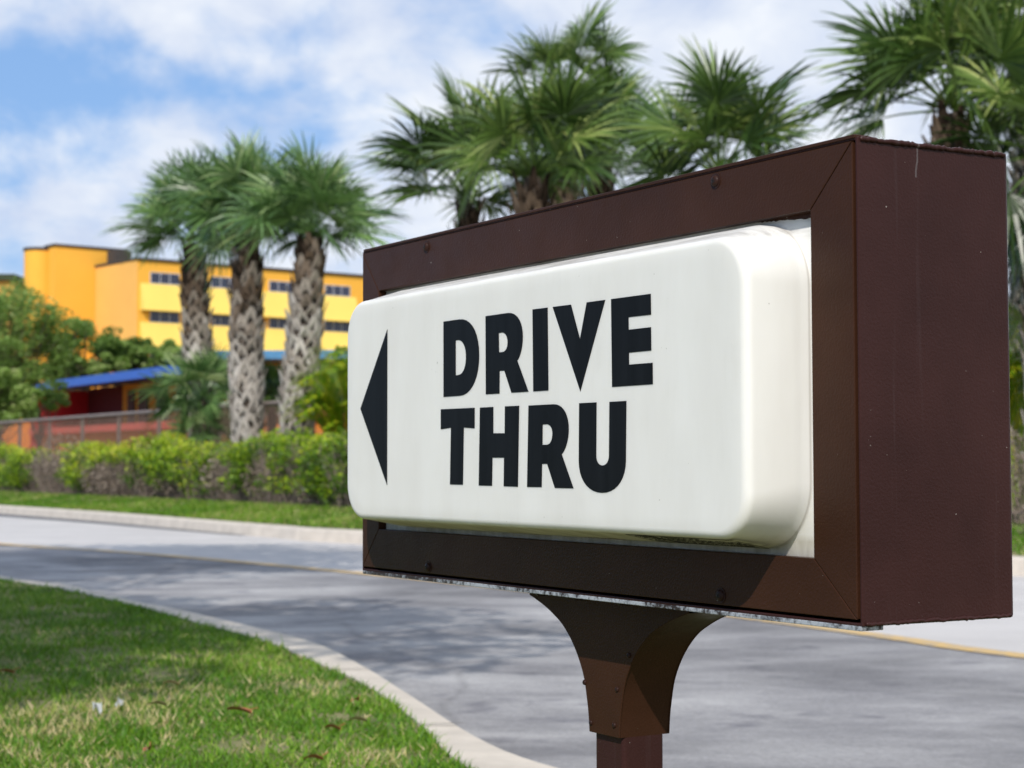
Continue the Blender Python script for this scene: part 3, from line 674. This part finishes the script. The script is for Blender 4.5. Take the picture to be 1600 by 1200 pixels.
def sabal(px0, py_b, px1, py1, Y, wpx, rad, label, seed, n=30, lo=-35, mat_=PALM, brown=.5, base_z=.3, group='cabbage palms behind the hedge', drp=1, boots_on=True, nseg=31, hi=82):
    rnd = random.Random(seed); b = at(px0, py_b, Y); b.z = base_z-.05; t = at(px1, py1, Y)
    o = empty('cabbage_palm', b, 0, label, 'palm tree', group)
    tr = wpx*Y/F/2; Hh = (t-b).length; top = t-b; side = Vector((rnd.uniform(-.1, .1), rnd.uniform(-.1, .1), 0))
    def ax(s): return top*s+side*math.sin(math.pi*s)*.6
    def rr(s): return tr*(.72+.24*math.sin(math.pi*min(1, s*1.05)))*(1 if s < .9 else 1-(s-.9)*3.0)
    mb = MB(); K_ = 14; mb.tube([ax(i/K_) for i in range(K_+1)], [rr(i/K_)*.86 for i in range(K_+1)], 12); mb.build('trunk', TRUNKM, o, smooth=True)
    mb = MB(); rows = int(Hh/.125); per = 6
    for i in range(rows):
        s = (i+.3)/rows; c = ax(s); rad_ = rr(s)
        for j in range(per):
            a = 2*math.pi*(j+(i % 2)*.5)/per+rnd.uniform(-.16, .16)
            o_ = Vector((math.cos(a), math.sin(a), 0)); tg = Vector((-math.sin(a), math.cos(a), 0))
            pitch = 2*math.pi*rad_/per; out_ = rnd.uniform(.02, .11)*(1+.9*max(0, s-.6)); hh_ = rnd.uniform(.22, .40)
            v_ = (.88-.75*max(0, (s-brown)/(1-brown+.01))**.7 if s > brown else .82+.18*(1-s))+rnd.uniform(-.35, .22)
            for sg in (-1, 1):   # the split base of a cut leaf stalk: two straps joining in a stub
                c_ = c+Vector((0, 0, rnd.uniform(-.035, .035))); p0_ = c_+o_*rad_*.80+tg*sg*pitch*.52-Vector((0, 0, hh_*.55)); p1_ = c+o_*(rad_*.98+out_*.5)+tg*sg*pitch*.20+Vector((0, 0, hh_*.05)); p2_ = c+o_*(rad_+out_)+Vector((0, 0, hh_*.5))
                w_ = rnd.uniform(.022, .040)*(tr/.22)
                vs = []
                for p_, ww in ((p0_, w_), (p1_, w_*1.1), (p2_, w_*.8)):
                    ln = tg*ww; vs += [p_-ln, p_+ln, p_+ln*.6+o_*.012, p_-ln*.6+o_*.012]
                fs = []
                for q in range(2):
                    for e in range(4): fs.append((q*4+e, q*4+(e+1) % 4, q*4+4+(e+1) % 4, q*4+4+e))
                fs.append((8, 9, 10, 11)); mb.add(vs, fs, min(1, max(0, v_)))
            if s > .82 or rnd.random() < .05:  # fibre
                for _ in range(2):
                    p_ = c+o_*rad_+tg*rnd.uniform(-.5, .5)*pitch; mb.add([p_, p_+tg*.02, p_+o_*rnd.uniform(.05, .13)+Vector((0, 0, rnd.uniform(-.15, .12)))], [(0, 1, 2)], rnd.uniform(.05, .35))
    if boots_on: mb.build('boots', BOOT, o)
    mb = MB(); crown(mb, top+Vector((0, 0, .10)), rad, n, rnd, lo, hi=hi, drp=drp, nseg=nseg); mb.build('crown', mat_, o)
    return o
G1 = 'three cabbage palms behind the hedge'
sabal(325, 640, 302, 380, 34, 44, 1.72, 'leftmost cabbage palm of the three before the yellow building, brownish crown', 3, 34, 8, PALM2, .55, group=G1)
sabal(391, 690, 386, 352, 31, 48, 1.62, 'middle cabbage palm of the three before the yellow building, shaggy dark upper trunk', 4, 36, 8, PALM2, .55, group=G1)
sabal(452, 690, 487, 372, 29.3, 51, 1.62, 'cabbage palm with swollen leaning trunk nearest the left end of the sign', 5, 36, 8, PALM2, .68, group=G1)
G2 = 'cabbage palms rising behind the sign'
sabal(742, 700, 730, 318, 22.5, 46, 1.62, 'cabbage palm with thin trunk above the left part of the sign', 6, 26, 12, PALM, .4, group=G2)
sabal(835, 700, 832, 278, 20.5, 60, 1.5, 'thick trunked cabbage palm above the middle of the sign', 7, 27, 12, PALM, .6, group=G2)
sabal(880, 700, 888, 150, 24.5, 50, 1.22, 'tallest narrow cabbage palm crown reaching the top edge above the sign', 8, 30, -40, PALM, .5, group=G2)
sabal(940, 700, 938, 248, 22.0, 44, 1.2, 'small cabbage palm between the thick trunked palm and the low wide crown', 9, 24, 12, PALM, .55, group=G2)
sabal(1105, 700, 1125, 285, 20.0, 46, 1.45, 'cabbage palm whose low wide crown rests on the sign top edge, trunk hidden', 10, 26, 12, PALM, .5, group=G2)
G3 = 'cabbage palms at the right edge'
sabal(1495, 760, 1484, 178, 18.6, 74, 1.75, 'large cabbage palm with brown trunk just above the right corner of the sign', 12, 32, 12, PALM, .2, group=G3)
sabal(1640, 760, 1640, 250, 18.2, 60, 1.40, 'dark low cabbage palm cut by the right picture edge', 13, 30, -70, PALM, .4, group=G3)
sabal(1616, 860, 1625, 60, 20.5, 62, 1.5, 'tall pale trunked cabbage palm mostly beyond the right picture edge', 14, 30, -35, PALM, .75, group=G3)
# small palmetto bush
rnd = random.Random(31); b = at(318, 700, 33.2); b.z = .3
o = empty('palmetto_bush', b, 0, 'stemless fan palm bush beside the base of the leftmost palm', 'palm bush')
mb = MB(); crown(mb, Vector((0, 0, 1.75)), 1.12, 30, rnd, -25, drp=.9, base=.62, nseg=26); crown(mb, Vector((.15, -.2, 1.0)), .85, 20, rnd, 0, drp=.9, base=.62, nseg=26); mb.build('crown', PALM2, o)
mb = MB(); mb.tube([(0, 0, -.1), (0, 0, 1.7)], [.10, .08], 8); mb.build('trunk', TRUNKM, o)
rnd = random.Random(33); b = at(425, 700, 31.5); b.z = .3
o = empty('palmetto_bush', b, 0, 'dark fan palm bush showing between the two right trunks', 'palm bush')
mb = MB(); crown(mb, Vector((0, 0, 1.5)), .9, 20, rnd, -15, drp=.9, base=.15, nseg=24); mb.build('crown', PALM, o)
mb = MB(); mb.tube([(0, 0, -.1), (0, 0, 1.5)], [.09, .07], 8); mb.build('trunk', TRUNKM, o)
# areca palm: feather fronds
def areca(px, Y, label, seed, n=26, hgt=1.5):
    rnd = random.Random(seed); b = at(px, 700, Y); b.z = .3
    o = empty('areca_palm', b, 0, label, 'palm tree'); mb = MB(); st = MB()
    for k in range(6):
        a = k*1.05; st.tube([(.12*math.cos(a), .12*math.sin(a), -.1), (.22*math.cos(a), .22*math.sin(a), .9)], [.05, .035], 6, var=.6)
    for i in range(n):
        az = i*2.4+rnd.uniform(-.3, .3); el = R(rnd.uniform(55, 88)); L = hgt*rnd.uniform(.55, 1.1); d = Vector((math.cos(az), math.sin(az), 0))
        o0 = d*.15+Vector((0, 0, rnd.uniform(.3, .9)))
        pts = [o0+Vector((0, 0, L*math.sin(el)*(t-.42*t*t)*1.25))+d*L*(math.cos(el)*.6*t+.26*t*t) for t in [k/8 for k in range(9)]]
        pts = [p-Vector((0, 0, 1))*.35*L*max(0, k/8-.5)**2*4*.5 for k, p in enumerate(pts)]
        st.tube(pts, [.014-.0012*k for k in range(9)], 4, cap=False, var=.9)
        for k in range(26):
            t = .22+.78*k/26; f_ = t*8; i0 = min(7, int(f_)); p = pts[i0].lerp(pts[i0+1], f_-i0); tdir = unit(pts[i0+1]-pts[i0])
            sd_ = unit(tdir.cross(Vector((0, 0, 1))))
            for sg in (-1, 1):
                ld = unit(sd_*sg+tdir*.8+Vector((0, 0, .35))); ll = L*.30*math.sin(math.pi*(.15+.8*t))*rnd.uniform(.85, 1.1); w = unit(ld.cross(Vector((0, 0, 1))))*.014
                q0, q1, q2 = p, p+ld*ll*.55, p+ld*ll-Vector((0, 0, ll*.35))
                mb.add([q0-w*.6, q0+w*.6, q1+w, q1-w, q2], [(0, 1, 2, 3), (3, 2, 4)], min(1, max(0, .5+.35*rnd.uniform(-1, 1)+(.3 if rnd.random() < .2 else 0))))
    mb.build('crown', ARECA, o); st.build('leaf_stalk', ARECA, o)
areca(552, 28.2, 'yellow green feather leaved palm between right trunk and the sign', 41, 44, 2.3)
areca(1606, 19.4, 'yellow green feather leaved palm at the right picture edge', 42, 24, 2.3)

# leaf-cloud foliage
def leaves(mb, cen, ext, n, size, rnd, vb=.5, vs=.2, shell=.35, topb=.0):
    for _ in range(n):
        while True:
            p = Vector((rnd.uniform(-1, 1), rnd.uniform(-1, 1), rnd.uniform(-1, 1))); l_ = p.length
            if shell < l_ < 1: break
        c = Vector((cen[0]+p.x*ext[0], cen[1]+p.y*ext[1], cen[2]+p.z*ext[2]))
        a = Vector((rnd.gauss(0, 1), rnd.gauss(0, 1), rnd.gauss(0, .6))).normalized(); b_ = unit(a.cross(Vector((rnd.gauss(0, 1), rnd.gauss(0, 1), rnd.gauss(0, 1)))))
        s = size*rnd.uniform(.6, 1.35)
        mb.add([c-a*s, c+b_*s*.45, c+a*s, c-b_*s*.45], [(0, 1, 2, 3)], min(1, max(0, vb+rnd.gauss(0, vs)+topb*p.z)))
def shrub(i, cx, cy, z0, wid, hgt, label, seed, bare=(), vb=.55, rotz=0):
    rnd = random.Random(seed); o = empty('hedge_shrub', (cx, cy, z0), rotz, label, 'shrub', 'shrubs of the clipped hedge')
    mb = MB(); tw = MB()
    for k_ in range(int(34*wid)):   # clumps spread over a rounded block
        while True:
            p = Vector((rnd.uniform(-1, 1), rnd.uniform(-1, 1), rnd.uniform(-.75, 1)))
            if abs(p.x)**4+abs(p.y)**4+abs(p.z)**4 < 1: break
        m_ = max(abs(p.x), abs(p.y), abs(p.z))
        if m_ < .62: p *= .75/max(m_, .2)
        q = Vector((p.x*wid*.45, p.y*.48, hgt*.50+p.z*hgt*(rnd.uniform(.36, .47)-.10*abs(p.x)**3)))
        skip = False
        for (bx0, bx1, bz1) in bare:
            if bx0 < q.x < bx1 and q.z < bz1*hgt and rnd.random() < .95: skip = True
        lowf = q.z/hgt
        if skip or (lowf < .25 and rnd.random() < .2): continue
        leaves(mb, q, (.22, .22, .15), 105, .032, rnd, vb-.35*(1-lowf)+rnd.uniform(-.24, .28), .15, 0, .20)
    for k_ in range(int(60*wid)):
        x = rnd.uniform(-wid/2, wid/2); y_ = rnd.uniform(-.42, .42); L = hgt*rnd.uniform(.5, .93)
        p0 = Vector((x*.8, y_*.5, 0)); p2 = Vector((x, y_, L)); p1 = (p0+p2)/2+Vector((rnd.gauss(0, .05), rnd.gauss(0, .05), 0))
        tw.tube([p0, p1, p2], [.009, .006, .003], 3, cap=False)
        for _ in range(4):
            t = rnd.uniform(.3, 1); s_ = p0.lerp(p2, t); e = s_+Vector((rnd.gauss(0, .11), rnd.gauss(0, .11), rnd.uniform(.02, .17)))
            tw.tube([s_, e], [.005, .002], 3, cap=False)
    # dead curled leaves held on the bare wood
    mb2 = MB()
    for (bx0, bx1, bz1) in bare:
        leaves(mb2, ((bx0+bx1)/2, -.15, bz1*hgt*.5), ((bx1-bx0)/2, .4, bz1*hgt*.5), int(700*(bx1-bx0)), .028, rnd, .5, .3, 0)
    mb.build('foliage', HEDGE, o); tw.build('branches', TWIG, o)
    if mb2.f: mb2.build('dead_leaves', DEAD, o)
DEAD = m_leaf('dead_leaf', [(0, (.10, .075, .055)), (.5, (.24, .19, .15)), (1, (.40, .34, .29))], .1, .8, .2)
hl = offset(fb, 1.75)
def hedge_pt(px):
    best = min(((abs(p.x/p.y-(px-800)/F), p) for p in resamp(hl, 1500) if p.y > 5), key=lambda q: q[0])[1]; return best
BR = ()
hrows = [(-45, 2.6, 'hedge shrub cut by the left picture edge', BR, .62, 1.12), (10, 2.6, 'bright green hedge shrub against the left picture edge', BR, .66, 1.12),
         (60, 2.5, 'bright green dense hedge shrub left of the grey bare gap', ((.75, 1.3, .9),), .64, 1.12),
         (107, 2.3, 'mostly leafless grey hedge shrub, the bare gap below the red end wall', ((-1.3, 1.3, 1.2),), .55, 1.0),
         (150, 2.4, 'yellowish hedge shrub just right of the grey bare gap', ((.2, 1.2, .6),), .74, 1.12),
         (200, 2.4, 'yellow green hedge shrub with broad grey twigs in its lower half', ((-1.2, .9, .72),), .76, 1.12),
         (256, 2.3, 'rich green hedge shrub left of the palmetto bush', ((-.3, .3, .4),), .60, 1.12),
         (312, 2.1, 'yellow green hedge shrub right below the palmetto bush', ((-.9, -.4, .5),), .66, 1.10),
         (368, 2.0, 'sparse twiggy hedge shrub below the middle palm trunk', ((-.6, .6, .85),), .56, 1.08),
         (425, 1.95, 'hedge shrub between and below the two right palm trunks', ((-.2, .6, .6),), .60, 1.10),
         (484, 1.9, 'tall leafy hedge shrub below the leaning palm trunk', ((.3, .8, .4),), .60, 1.14),
         (545, 1.8, 'hedge shrub touching the left end of the sign', (), .54, 1.14),
         (605, 1.8, 'hedge shrub hidden behind the left end of the sign', (), .5, 1.1),
         (1585, 1.5, 'grey twiggy hedge shrub showing past the right side of the sign', ((-.7, .7, .9),), .42, 1.1)]
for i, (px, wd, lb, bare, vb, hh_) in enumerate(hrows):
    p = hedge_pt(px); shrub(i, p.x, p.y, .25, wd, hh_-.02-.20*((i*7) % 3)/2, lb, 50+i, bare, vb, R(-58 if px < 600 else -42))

def tree(name, px, Y, cpy, rpx, label, seed, mat_=OAK, n=60, leaf=.05, trunk_h=None, group=None, vb=.5, flat=.8, dens=160, bz=.3):
    rnd = random.Random(seed); c = at(px, cpy, Y); r_ = rpx*Y/F
    b = Vector((c.x, c.y, bz)); o = empty(name, b, 0, label, 'tree', group); top = c-b
    mb = MB(); tb = MB()
    tb.tube([(0, 0, -.1), (top.x*.1, 0, top.z*.4), (0, 0, max(.3, top.z*.85))], [r_*.085, r_*.065, r_*.04], 8)
    for i in range(n):
        while True:
            p = Vector((rnd.uniform(-1, 1), rnd.uniform(-1, 1), rnd.uniform(-1, 1)))
            if .25 < p.length < 1: break
        q = top+Vector((p.x*r_, p.y*r_, p.z*r_*flat))
        if q.z < .2: continue
        e = r_*rnd.uniform(.16, .30); leaves(mb, q, (e, e, e*.7), dens, leaf, rnd, vb+rnd.uniform(-.15, .15), .15, 0, .08)
        s_ = Vector((0, 0, top.z*rnd.uniform(.35, .8))); mid = s_.lerp(q, .5)+Vector((0, 0, -.05*r_))
        tb.tube([s_, mid, q], [r_*.022, r_*.014, r_*.006], 4, cap=False)
    mb.build('crown', mat_, o); tb.build('trunk', BARK, o); return o
tree('leafy_tree', -2, 52, 545, 104, 'broad dull green tree at the left picture edge, left of the yellow building', 71, n=170, leaf=.055, dens=190, flat=1.1)
tree('leafy_tree', -10, 50, 625, 70, 'low bright green tree at the bottom left behind the fence', 72, n=60, leaf=.07, vb=.65)
tree('leafy_tree', 62, 56, 615, 46, 'thin dark tree against the orange wall left of the blue roof', 73, n=26, leaf=.06, vb=.35, dens=90)
GB = 'small trees in front of the yellow building'
for i, (px, cy_, rr_, Y_, lb, vb) in enumerate(((130, 556, 42, 96, 'dark round tree under the tower of the yellow building', .35), (215, 566, 26, 97, 'tiny dark tree between the blue roof and the yellow side wall', .35),
                     (168, 585, 24, 95, 'short pale green tree above the left part of the blue roof', .7), (255, 566, 24, 96, 'small olive tree above the middle of the blue roof', .55),
                     (292, 572, 22, 92, 'small light green tree beside the leftmost palm trunk', .7), (105, 590, 30, 97, 'low dark tree at the left end of the blue roof', .4), (190, 560, 26, 97, 'mid green tree touching the lower yellow side wall', .5))):
    tree('round_tree', px, Y_, cy_-6, rr_*1.45, lb, 80+i, n=44, leaf=.13, dens=110, group=GB, vb=vb)
tree('leafy_tree', 345, 44, 592, 36, 'green bush tree between the left and middle palm trunks', 74, n=40, leaf=.07, vb=.5)
tree('leafy_tree', 428, 40, 610, 34, 'dark bush tree between the middle and right palm trunks', 75, n=40, leaf=.06, vb=.35)
tree('leafy_tree', 520, 44, 590, 34, 'small pale tree behind the feather leaved palm', 76, n=30, leaf=.07, vb=.6)
# two trees beside the photographer: they throw the shade on the lawn and the road
def shade_tree(x, y_, h_, r_, lb, seed, bz=0):
    rnd = random.Random(seed); o = empty('shade_tree', (x, y_, bz), 0, lb, 'tree'); mb = MB(); tb = MB()
    tb.tube([(0, 0, -.1), (.1, 0, h_*.5), (0, 0, h_)], [.16, .12, .07], 10)
    for i in range(80):
        while True:
            p = Vector((rnd.uniform(-1, 1), rnd.uniform(-1, 1), rnd.uniform(-1, 1)))
            if .2 < p.length < 1: break
        q = Vector((p.x*r_, p.y*r_, h_+p.z*r_*.6)); e = r_*rnd.uniform(.2, .32)
        leaves(mb, q, (e, e, e*.6), 210, .085, rnd, .5, .15, 0)
        s_ = Vector((0, 0, h_*rnd.uniform(.6, .95))); tb.tube([s_, q], [.035, .012], 4, cap=False)
    mb.build('crown', OAK, o); tb.build('trunk', BARK, o)
shade_tree(-4.1, 3.0, 5.1, 2.7, 'leafy tree on the lawn left of the camera, outside the frame', 91)
shade_tree(-6.1, 8.2, 7.0, 3.2, 'leafy tree farther along the lawn left of the frame', 92)

# ---------------------------------------------------------------- fence
FG = simple('weathered_fence_pipe', (.22, .18, .165), .7, .15, 8)
WIRE = simple('rusty_fence_mesh', (.22, .15, .12), .8, .2, 8)
fa, fb2 = at(-60, 700, 47.5), at(600, 700, 27.2); fz = .3
fence = empty('chain_link_fence', (fa.x, fa.y, fz), math.atan2(fb2.y-fa.y, fb2.x-fa.x), 'rusty chain link fence with grey top rail behind the hedge', 'fence')
FL = math.hypot(fb2.x-fa.x, fb2.y-fa.y); FH = 1.55
mb = MB(); mb.tube([(0, 0, FH), (FL, 0, FH)], .034, 8); mb.build('top_rail', FG, fence)
np_ = 11
for i in range(np_):
    mb = MB(); x = .3+i*(FL-.6)/(np_-1); mb.tube([(x, .07, -.1), (x, .07, FH+.02)], .042, 8); mb.build('post', FG, fence)
mb = MB(); x = 0; sq = .09
while x < FL-FH:
    for sg in (0, 1):
        a_ = (x, -.005 if sg else .005, 0 if sg else FH-.03); b_ = (x+FH-.03, -.005 if sg else .005, FH-.03 if sg else 0)
        mb.tube([a_, b_], .0045, 3, cap=False)
    x += sq
mb.build('chain_link', WIRE, fence)

# ---------------------------------------------------------------- buildings
def stucco(name, c, bmp=.3, var=.06): return simple(name, c, .85, var, .35, bmp)
YEL = stucco('yellow_stucco', (.92, .46, .055)); YELP = stucco('sunlit_yellow_panel', (.93, .66, .15)); ORG = stucco('orange_stucco', (.80, .235, .03))  # sloped panels: their stronger sunlight is put into a paler yellow
SIDEY = stucco('amber_side_stucco', (.90, .48, .12))
DARK = simple('dark_coping', (.06, .05, .045), .8); GLASS = simple('dark_window_glass', (.03, .035, .07), .12, .1, 1, spec=.6)
WHITE = simple('white_window_frame', (.55, .55, .62), .6); BLUE = simple('blue_metal_roof', (.028, .115, .50), .4, .12, .6)
RED = simple('red_paint', (.50, .012, .02), .7); CORAL = simple('coral_paint', (.62, .10, .07), .7, .1); OCH = stucco('ochre_wall', (.62, .30, .03))
DOOR1 = simple('dark_brown_door', (.035, .018, .012), .6); DOOR2 = simple('dark_green_door', (.03, .055, .03), .6); TEAL = simple('teal_paint', (.02, .12, .14), .6)
TEAL2 = simple('pale_blue_roof', (.07, .22, .42), .5)
kx, ky = -26.1, 125.0
yb = empty('yellow_building', (kx, ky, .3), math.atan2(.632, .774), 'four storey yellow orange building with stair tower beyond the palms', 'building')
mb = MB(); mb.box((0, .0, 0), (32, 6.4, 14.8)); mb.build('wall', YEL, yb)
mb = MB(); mb.box((-.06, .02, 0), (-.001, 6.38, 14.78)); w_ = mb.build('side_wall', SIDEY, yb)
mb = MB(); mb.box((-.12, -.15, 14.81), (32.1, 6.5, 14.98)); mb.build('roof_coping', DARK, yb)
mb = MB(); mb.box((-3.2, 6.41, 0), (2.4, 8, 16.15)); mb.box((-1, 8.001, 0), (2.38, 11, 16.14)); mb.build('stair_tower', YEL, yb)
mb = MB(); mb.box((-3.3, 6.3, 16.16), (2.5, 8.05, 16.32)); mb.box((-1.05, 8.06, 16.16), (2.45, 11.05, 16.31)); mb.build('tower_coping', DARK, yb)
inv_ = Matrix.Rotation(-math.atan2(.632, .774), 3, 'Z') @ (at(60, 700, 129.6)-Vector((kx, ky, 0))); tx, ty = inv_.x, inv_.y
mb = MB(); mb.tube([(tx, ty, 0), (tx, ty, 15.95)], 1.12, 28); mb.build('stair_turret', YEL, yb)
mb = MB(); mb.tube([(tx, ty, 15.96), (tx, ty, 16.15)], 1.2, 28); mb.build('turret_coping', DARK, yb)
mb = MB(); mb.box((.6, 4.6, 15.1), (1.9, 5.9, 16.0)); mb.box((2.6, 4.9, 15.1), (3.2, 5.6, 15.6)); mb.build('rooftop_unit', DARK, yb)
for row in range(5):
    zb = 13.2-2.72*row
    if zb < .8: break
    for k_ in range(6):
        x0 = .95+4.85*k_
        f_ = MB(); z1 = zb+.82
        f_.box((x0, -.06, zb), (x0+2.3, -.002, zb+.05)); f_.box((x0, -.06, z1-.05), (x0+2.3, -.002, z1))
        for q in range(4): f_.box((x0+q*.75, -.06, zb+.051), (x0+q*.75+.05, -.002, z1-.051))
        wo = f_.build('window', WHITE, yb)
        for q in range(3):
            g_ = MB(); g_.box((x0+q*.75+.055, -.045, zb+.055), (x0+q*.75+.745, -.004, z1-.055)); g_.build('pane', GLASS, wo)
        pn = MB(); a0, a1 = x0-.75, x0+2.85; zt, zl = zb-.01, max(.2, zb-1.92)
        pn.add([(a0, -.06, zt), (a1, -.06, zt), (a1, -.62, zl), (a0, -.62, zl), (a0, -.002, zt), (a1, -.002, zt), (a1, -.002, zl), (a0, -.002, zl)],
               [(0, 3, 2, 1), (4, 5, 6, 7), (0, 1, 5, 4), (3, 7, 6, 2), (0, 4, 7, 3), (1, 2, 6, 5)]); pn.build('sloped_panel', YELP, yb, recalc=True)
# low building with the blue roof, raised on an orange plinth
lb_ = empty('verandah_building', (-22.2, 90, .3), math.atan2(-.849, .528), 'long low orange building with blue metal roof, verandah and red floor band', 'building')
LN = 18.6
rf = MB(); rf.add([(-.3, -2.2, 4.12), (LN, -2.2, 4.12), (LN, 5, 4.75), (-.3, 5, 4.75), (-.3, -2.2, 4.5), (LN, -2.2, 4.5), (LN, 5, 5.15), (-.3, 5, 5.15)],
       [(0, 3, 2, 1), (4, 5, 6, 7), (0, 1, 5, 4), (1, 2, 6, 5), (2, 3, 7, 6), (3, 0, 4, 7)]); rf.build('roof', BLUE, lb_)
mb = MB(); mb.box((5.6, .8, 2.3), (LN-.5, 4.8, 4.3)); mb.build('wall', OCH, lb_)
mb = MB(); mb.box((.25, .9, 2.3), (5.59, 4.7, 4.3)); mb.build('red_back_wall', simple('shaded_red_wall', (.09, .006, .008), .8), lb_)  # porch shade is put into the back wall's darker red
mb = MB(); mb.box((-.1, -1.9, 0), (.24, 4.8, 4.2)); mb.build('red_end_wall', RED, lb_)
mb = MB(); mb.box((.3, -2.1, 1.98), (LN-.3, .79, 2.28)); mb.build('floor_band', CORAL, lb_)
mb = MB(); mb.box((.3, -1.6, 0), (LN-.4, .7, 1.97)); mb.build('plinth', ORG, lb_)
for t_, w_, m_ in ((6.9, .9, DOOR1), (8.5, 1.2, DOOR1), (10.9, 1.4, DOOR2), (14, 1.0, DOOR1), (16.6, 1.2, DOOR2)):
    mb = MB(); mb.box((t_-w_/2, .72, 2.32), (t_+w_/2, .795, 4.0)); mb.build('door', m_, lb_)
# second low building, its pale blue roof glimpsed between the palms
pb = empty('pale_roofed_building', (at(352, 700, 72).x, 72, .3), R(-4), 'low orange building with pale blue roof edge seen between palm trunks and sign', 'building')
mb = MB(); mb.box((-.3, -1.8, 4.62), (16, 4, 4.95)); mb.build('roof', TEAL2, pb)
mb = MB(); mb.box((0, .5, 2.75), (15.5, 3.8, 4.6)); mb.build('wall', OCH, pb)
mb = MB(); mb.box((0, -1.7, 2.4), (15.6, .49, 2.72)); mb.build('floor_band', CORAL, pb)
mb = MB(); mb.box((.1, -1.3, 0), (15.4, .45, 2.39)); mb.build('plinth', ORG, pb)
for t_, m_ in ((1.2, DOOR1), (3.4, DOOR2), (6.2, DOOR1), (9.4, DOOR2), (12.4, DOOR1)):
    mb = MB(); mb.box((t_-.5, .42, 2.76), (t_+.5, .495, 4.45)); mb.build('door', m_, pb)
ow = empty('orange_wall', (-22.6, 90.6, .3), R(180-8), 'low orange wall behind the left tree', 'wall')
mb = MB(); mb.box((0, 0, 0), (13, .3, 3.3)); mb.build('panel', ORG, ow); mb = MB(); mb.box((-.02, -.06, 3.31), (13.1, .36, 3.42)); mb.build('coping', DARK, ow)
dr = empty('dark_roofed_house', at(-60, 700, 140).xy.to_3d()+Vector((0, 0, .3)), 0, 'dark roofed house behind the trees at the far left', 'building')
mb = MB(); mb.box((-9, 0, 0), (3.9, 8, 14.9)); mb.build('wall', SIDEY, dr); mb = MB(); mb.box((-9.4, -.4, 14.91), (4.1, 8.2, 15.4)); mb.build('roof', simple('dark_green_roof', (.035, .05, .02), .8), dr)
tb_ = empty('teal_kiosk', (at(1650, 700, 34).x, 34, .3), 0, 'teal kiosk with pale roof glimpsed beyond the right side of the sign', 'building')
mb = MB(); mb.box((-1.2, 0, 1.4), (2.5, 2.5, 3.4)); mb.build('wall', TEAL, tb_); mb = MB(); mb.box((-1.35, -.3, 3.41), (2.8, 2.8, 3.6)); mb.build('roof', DARK, tb_)
mb = MB(); mb.box((-1.25, .05, 0), (2.5, 2.5, 1.39)); mb.build('plinth', simple('grey_plinth', (.25, .2, .18), .9), tb_)

# ---------------------------------------------------------------- litter on the lawn
DL = simple('brown_dry_leaf', (.34, .12, .05), .8, .3, 30); DL2 = simple('pale_dry_leaf', (.48, .36, .22), .8, .2, 30); PAPER = simple('white_scrap', (.42, .44, .46), .6, .1, 30)
def curled(name, px, py, L, wd, rz, m_, label, cat, group=None):
    p = gp(px, py, .03); o = empty(name, p, rz, label, cat, group); mb = MB(); K_ = 8
    for s_ in (0, 1):
        rows = []
        for i in range(K_+1):
            t = i/K_; w = wd*math.sin(math.pi*(.06+.9*t))**.8
            rows.append((Vector((L*(t-.5), -w, .006+.35*w+.008*math.sin(3*t))), Vector((L*(t-.5), 0, .003+.005*math.sin(4*t)+.001*s_)), Vector((L*(t-.5), w, .006+.35*w))))
        for a, b_ in zip(rows, rows[1:]): mb.add([a[0], a[1], a[2], b_[0], b_[1], b_[2]], [(0, 1, 4, 3), (1, 2, 5, 4)] if s_ == 0 else [(3, 4, 1, 0), (4, 5, 2, 1)])
        break
    mb.build('blade', m_, o, smooth=True)
    mb = MB(); mb.tube([(L*.45, 0, .012), (L*.75, .004, .02)], .0015, 4); mb.build('stalk', m_, o)
curled('dry_leaf', 374, 1113, .10, .020, R(-35), DL, 'large reddish brown curled leaf in the middle of the lawn', 'dry leaf')
GLF = 'small dry leaves on the lawn'
for i, (px, py, L, rz, m_, lb) in enumerate(((245, 1103, .07, 20, DL2, 'pale leaf just right of the white scraps'), (8, 1052, .08, 10, DL, 'orange brown leaf at the left edge of the lawn'),
        (520, 1140, .06, -20, DL, 'brown leaf low on the lawn nearest the kerb'), (555, 1097, .05, 60, DL, 'orange leaf beside the kerb bend'),
        (557, 1128, .07, 15, DL2, 'straw pale leaf close to the kerb below the bend'), (490, 1188, .06, 5, DL, 'brown leaf at the bottom edge of the lawn'),
        (230, 1174, .05, 80, DL, 'small orange leaf in the bottom left grass'), (268, 1070, .07, -10, DL2, 'pale leaf at the edge of the tree shade'))):
    curled('dry_leaf', px, py, L*.85, .011, R(rz), m_, lb, 'dry leaf', GLF)
for px, py, L, rz, lb in ((152, 1106, .05, 30, 'left crumpled white scrap in the grass'), (187, 1097, .045, -40, 'right crumpled white scrap in the grass')):
    p = gp(px, py, .03); mb = MB(); rnd = random.Random(px); pts = [[Vector((L*.5*(i/3-.5), L*.45*(j/3-.5), rnd.uniform(-.02, .02))) for j in range(4)] for i in range(4)]
    for i in range(3):
        for j in range(3): mb.add([pts[i][j], pts[i+1][j], pts[i+1][j+1], pts[i][j+1]], [(0, 1, 2, 3)])
    o = mb.build('paper_scrap', PAPER, loc=p); o.rotation_euler[2] = R(rz); tag(o, lb, 'litter', 'white scraps on the lawn')

scene.view_settings.view_transform = 'Standard'; scene.view_settings.look = 'None'; scene.view_settings.exposure = 0; scene.view_settings.gamma = 1
scene.cycles.use_denoising = True; scene.cycles.max_bounces = 8; scene.cycles.transparent_max_bounces = 4
scene.cycles.caustics_reflective = False; scene.cycles.caustics_refractive = False
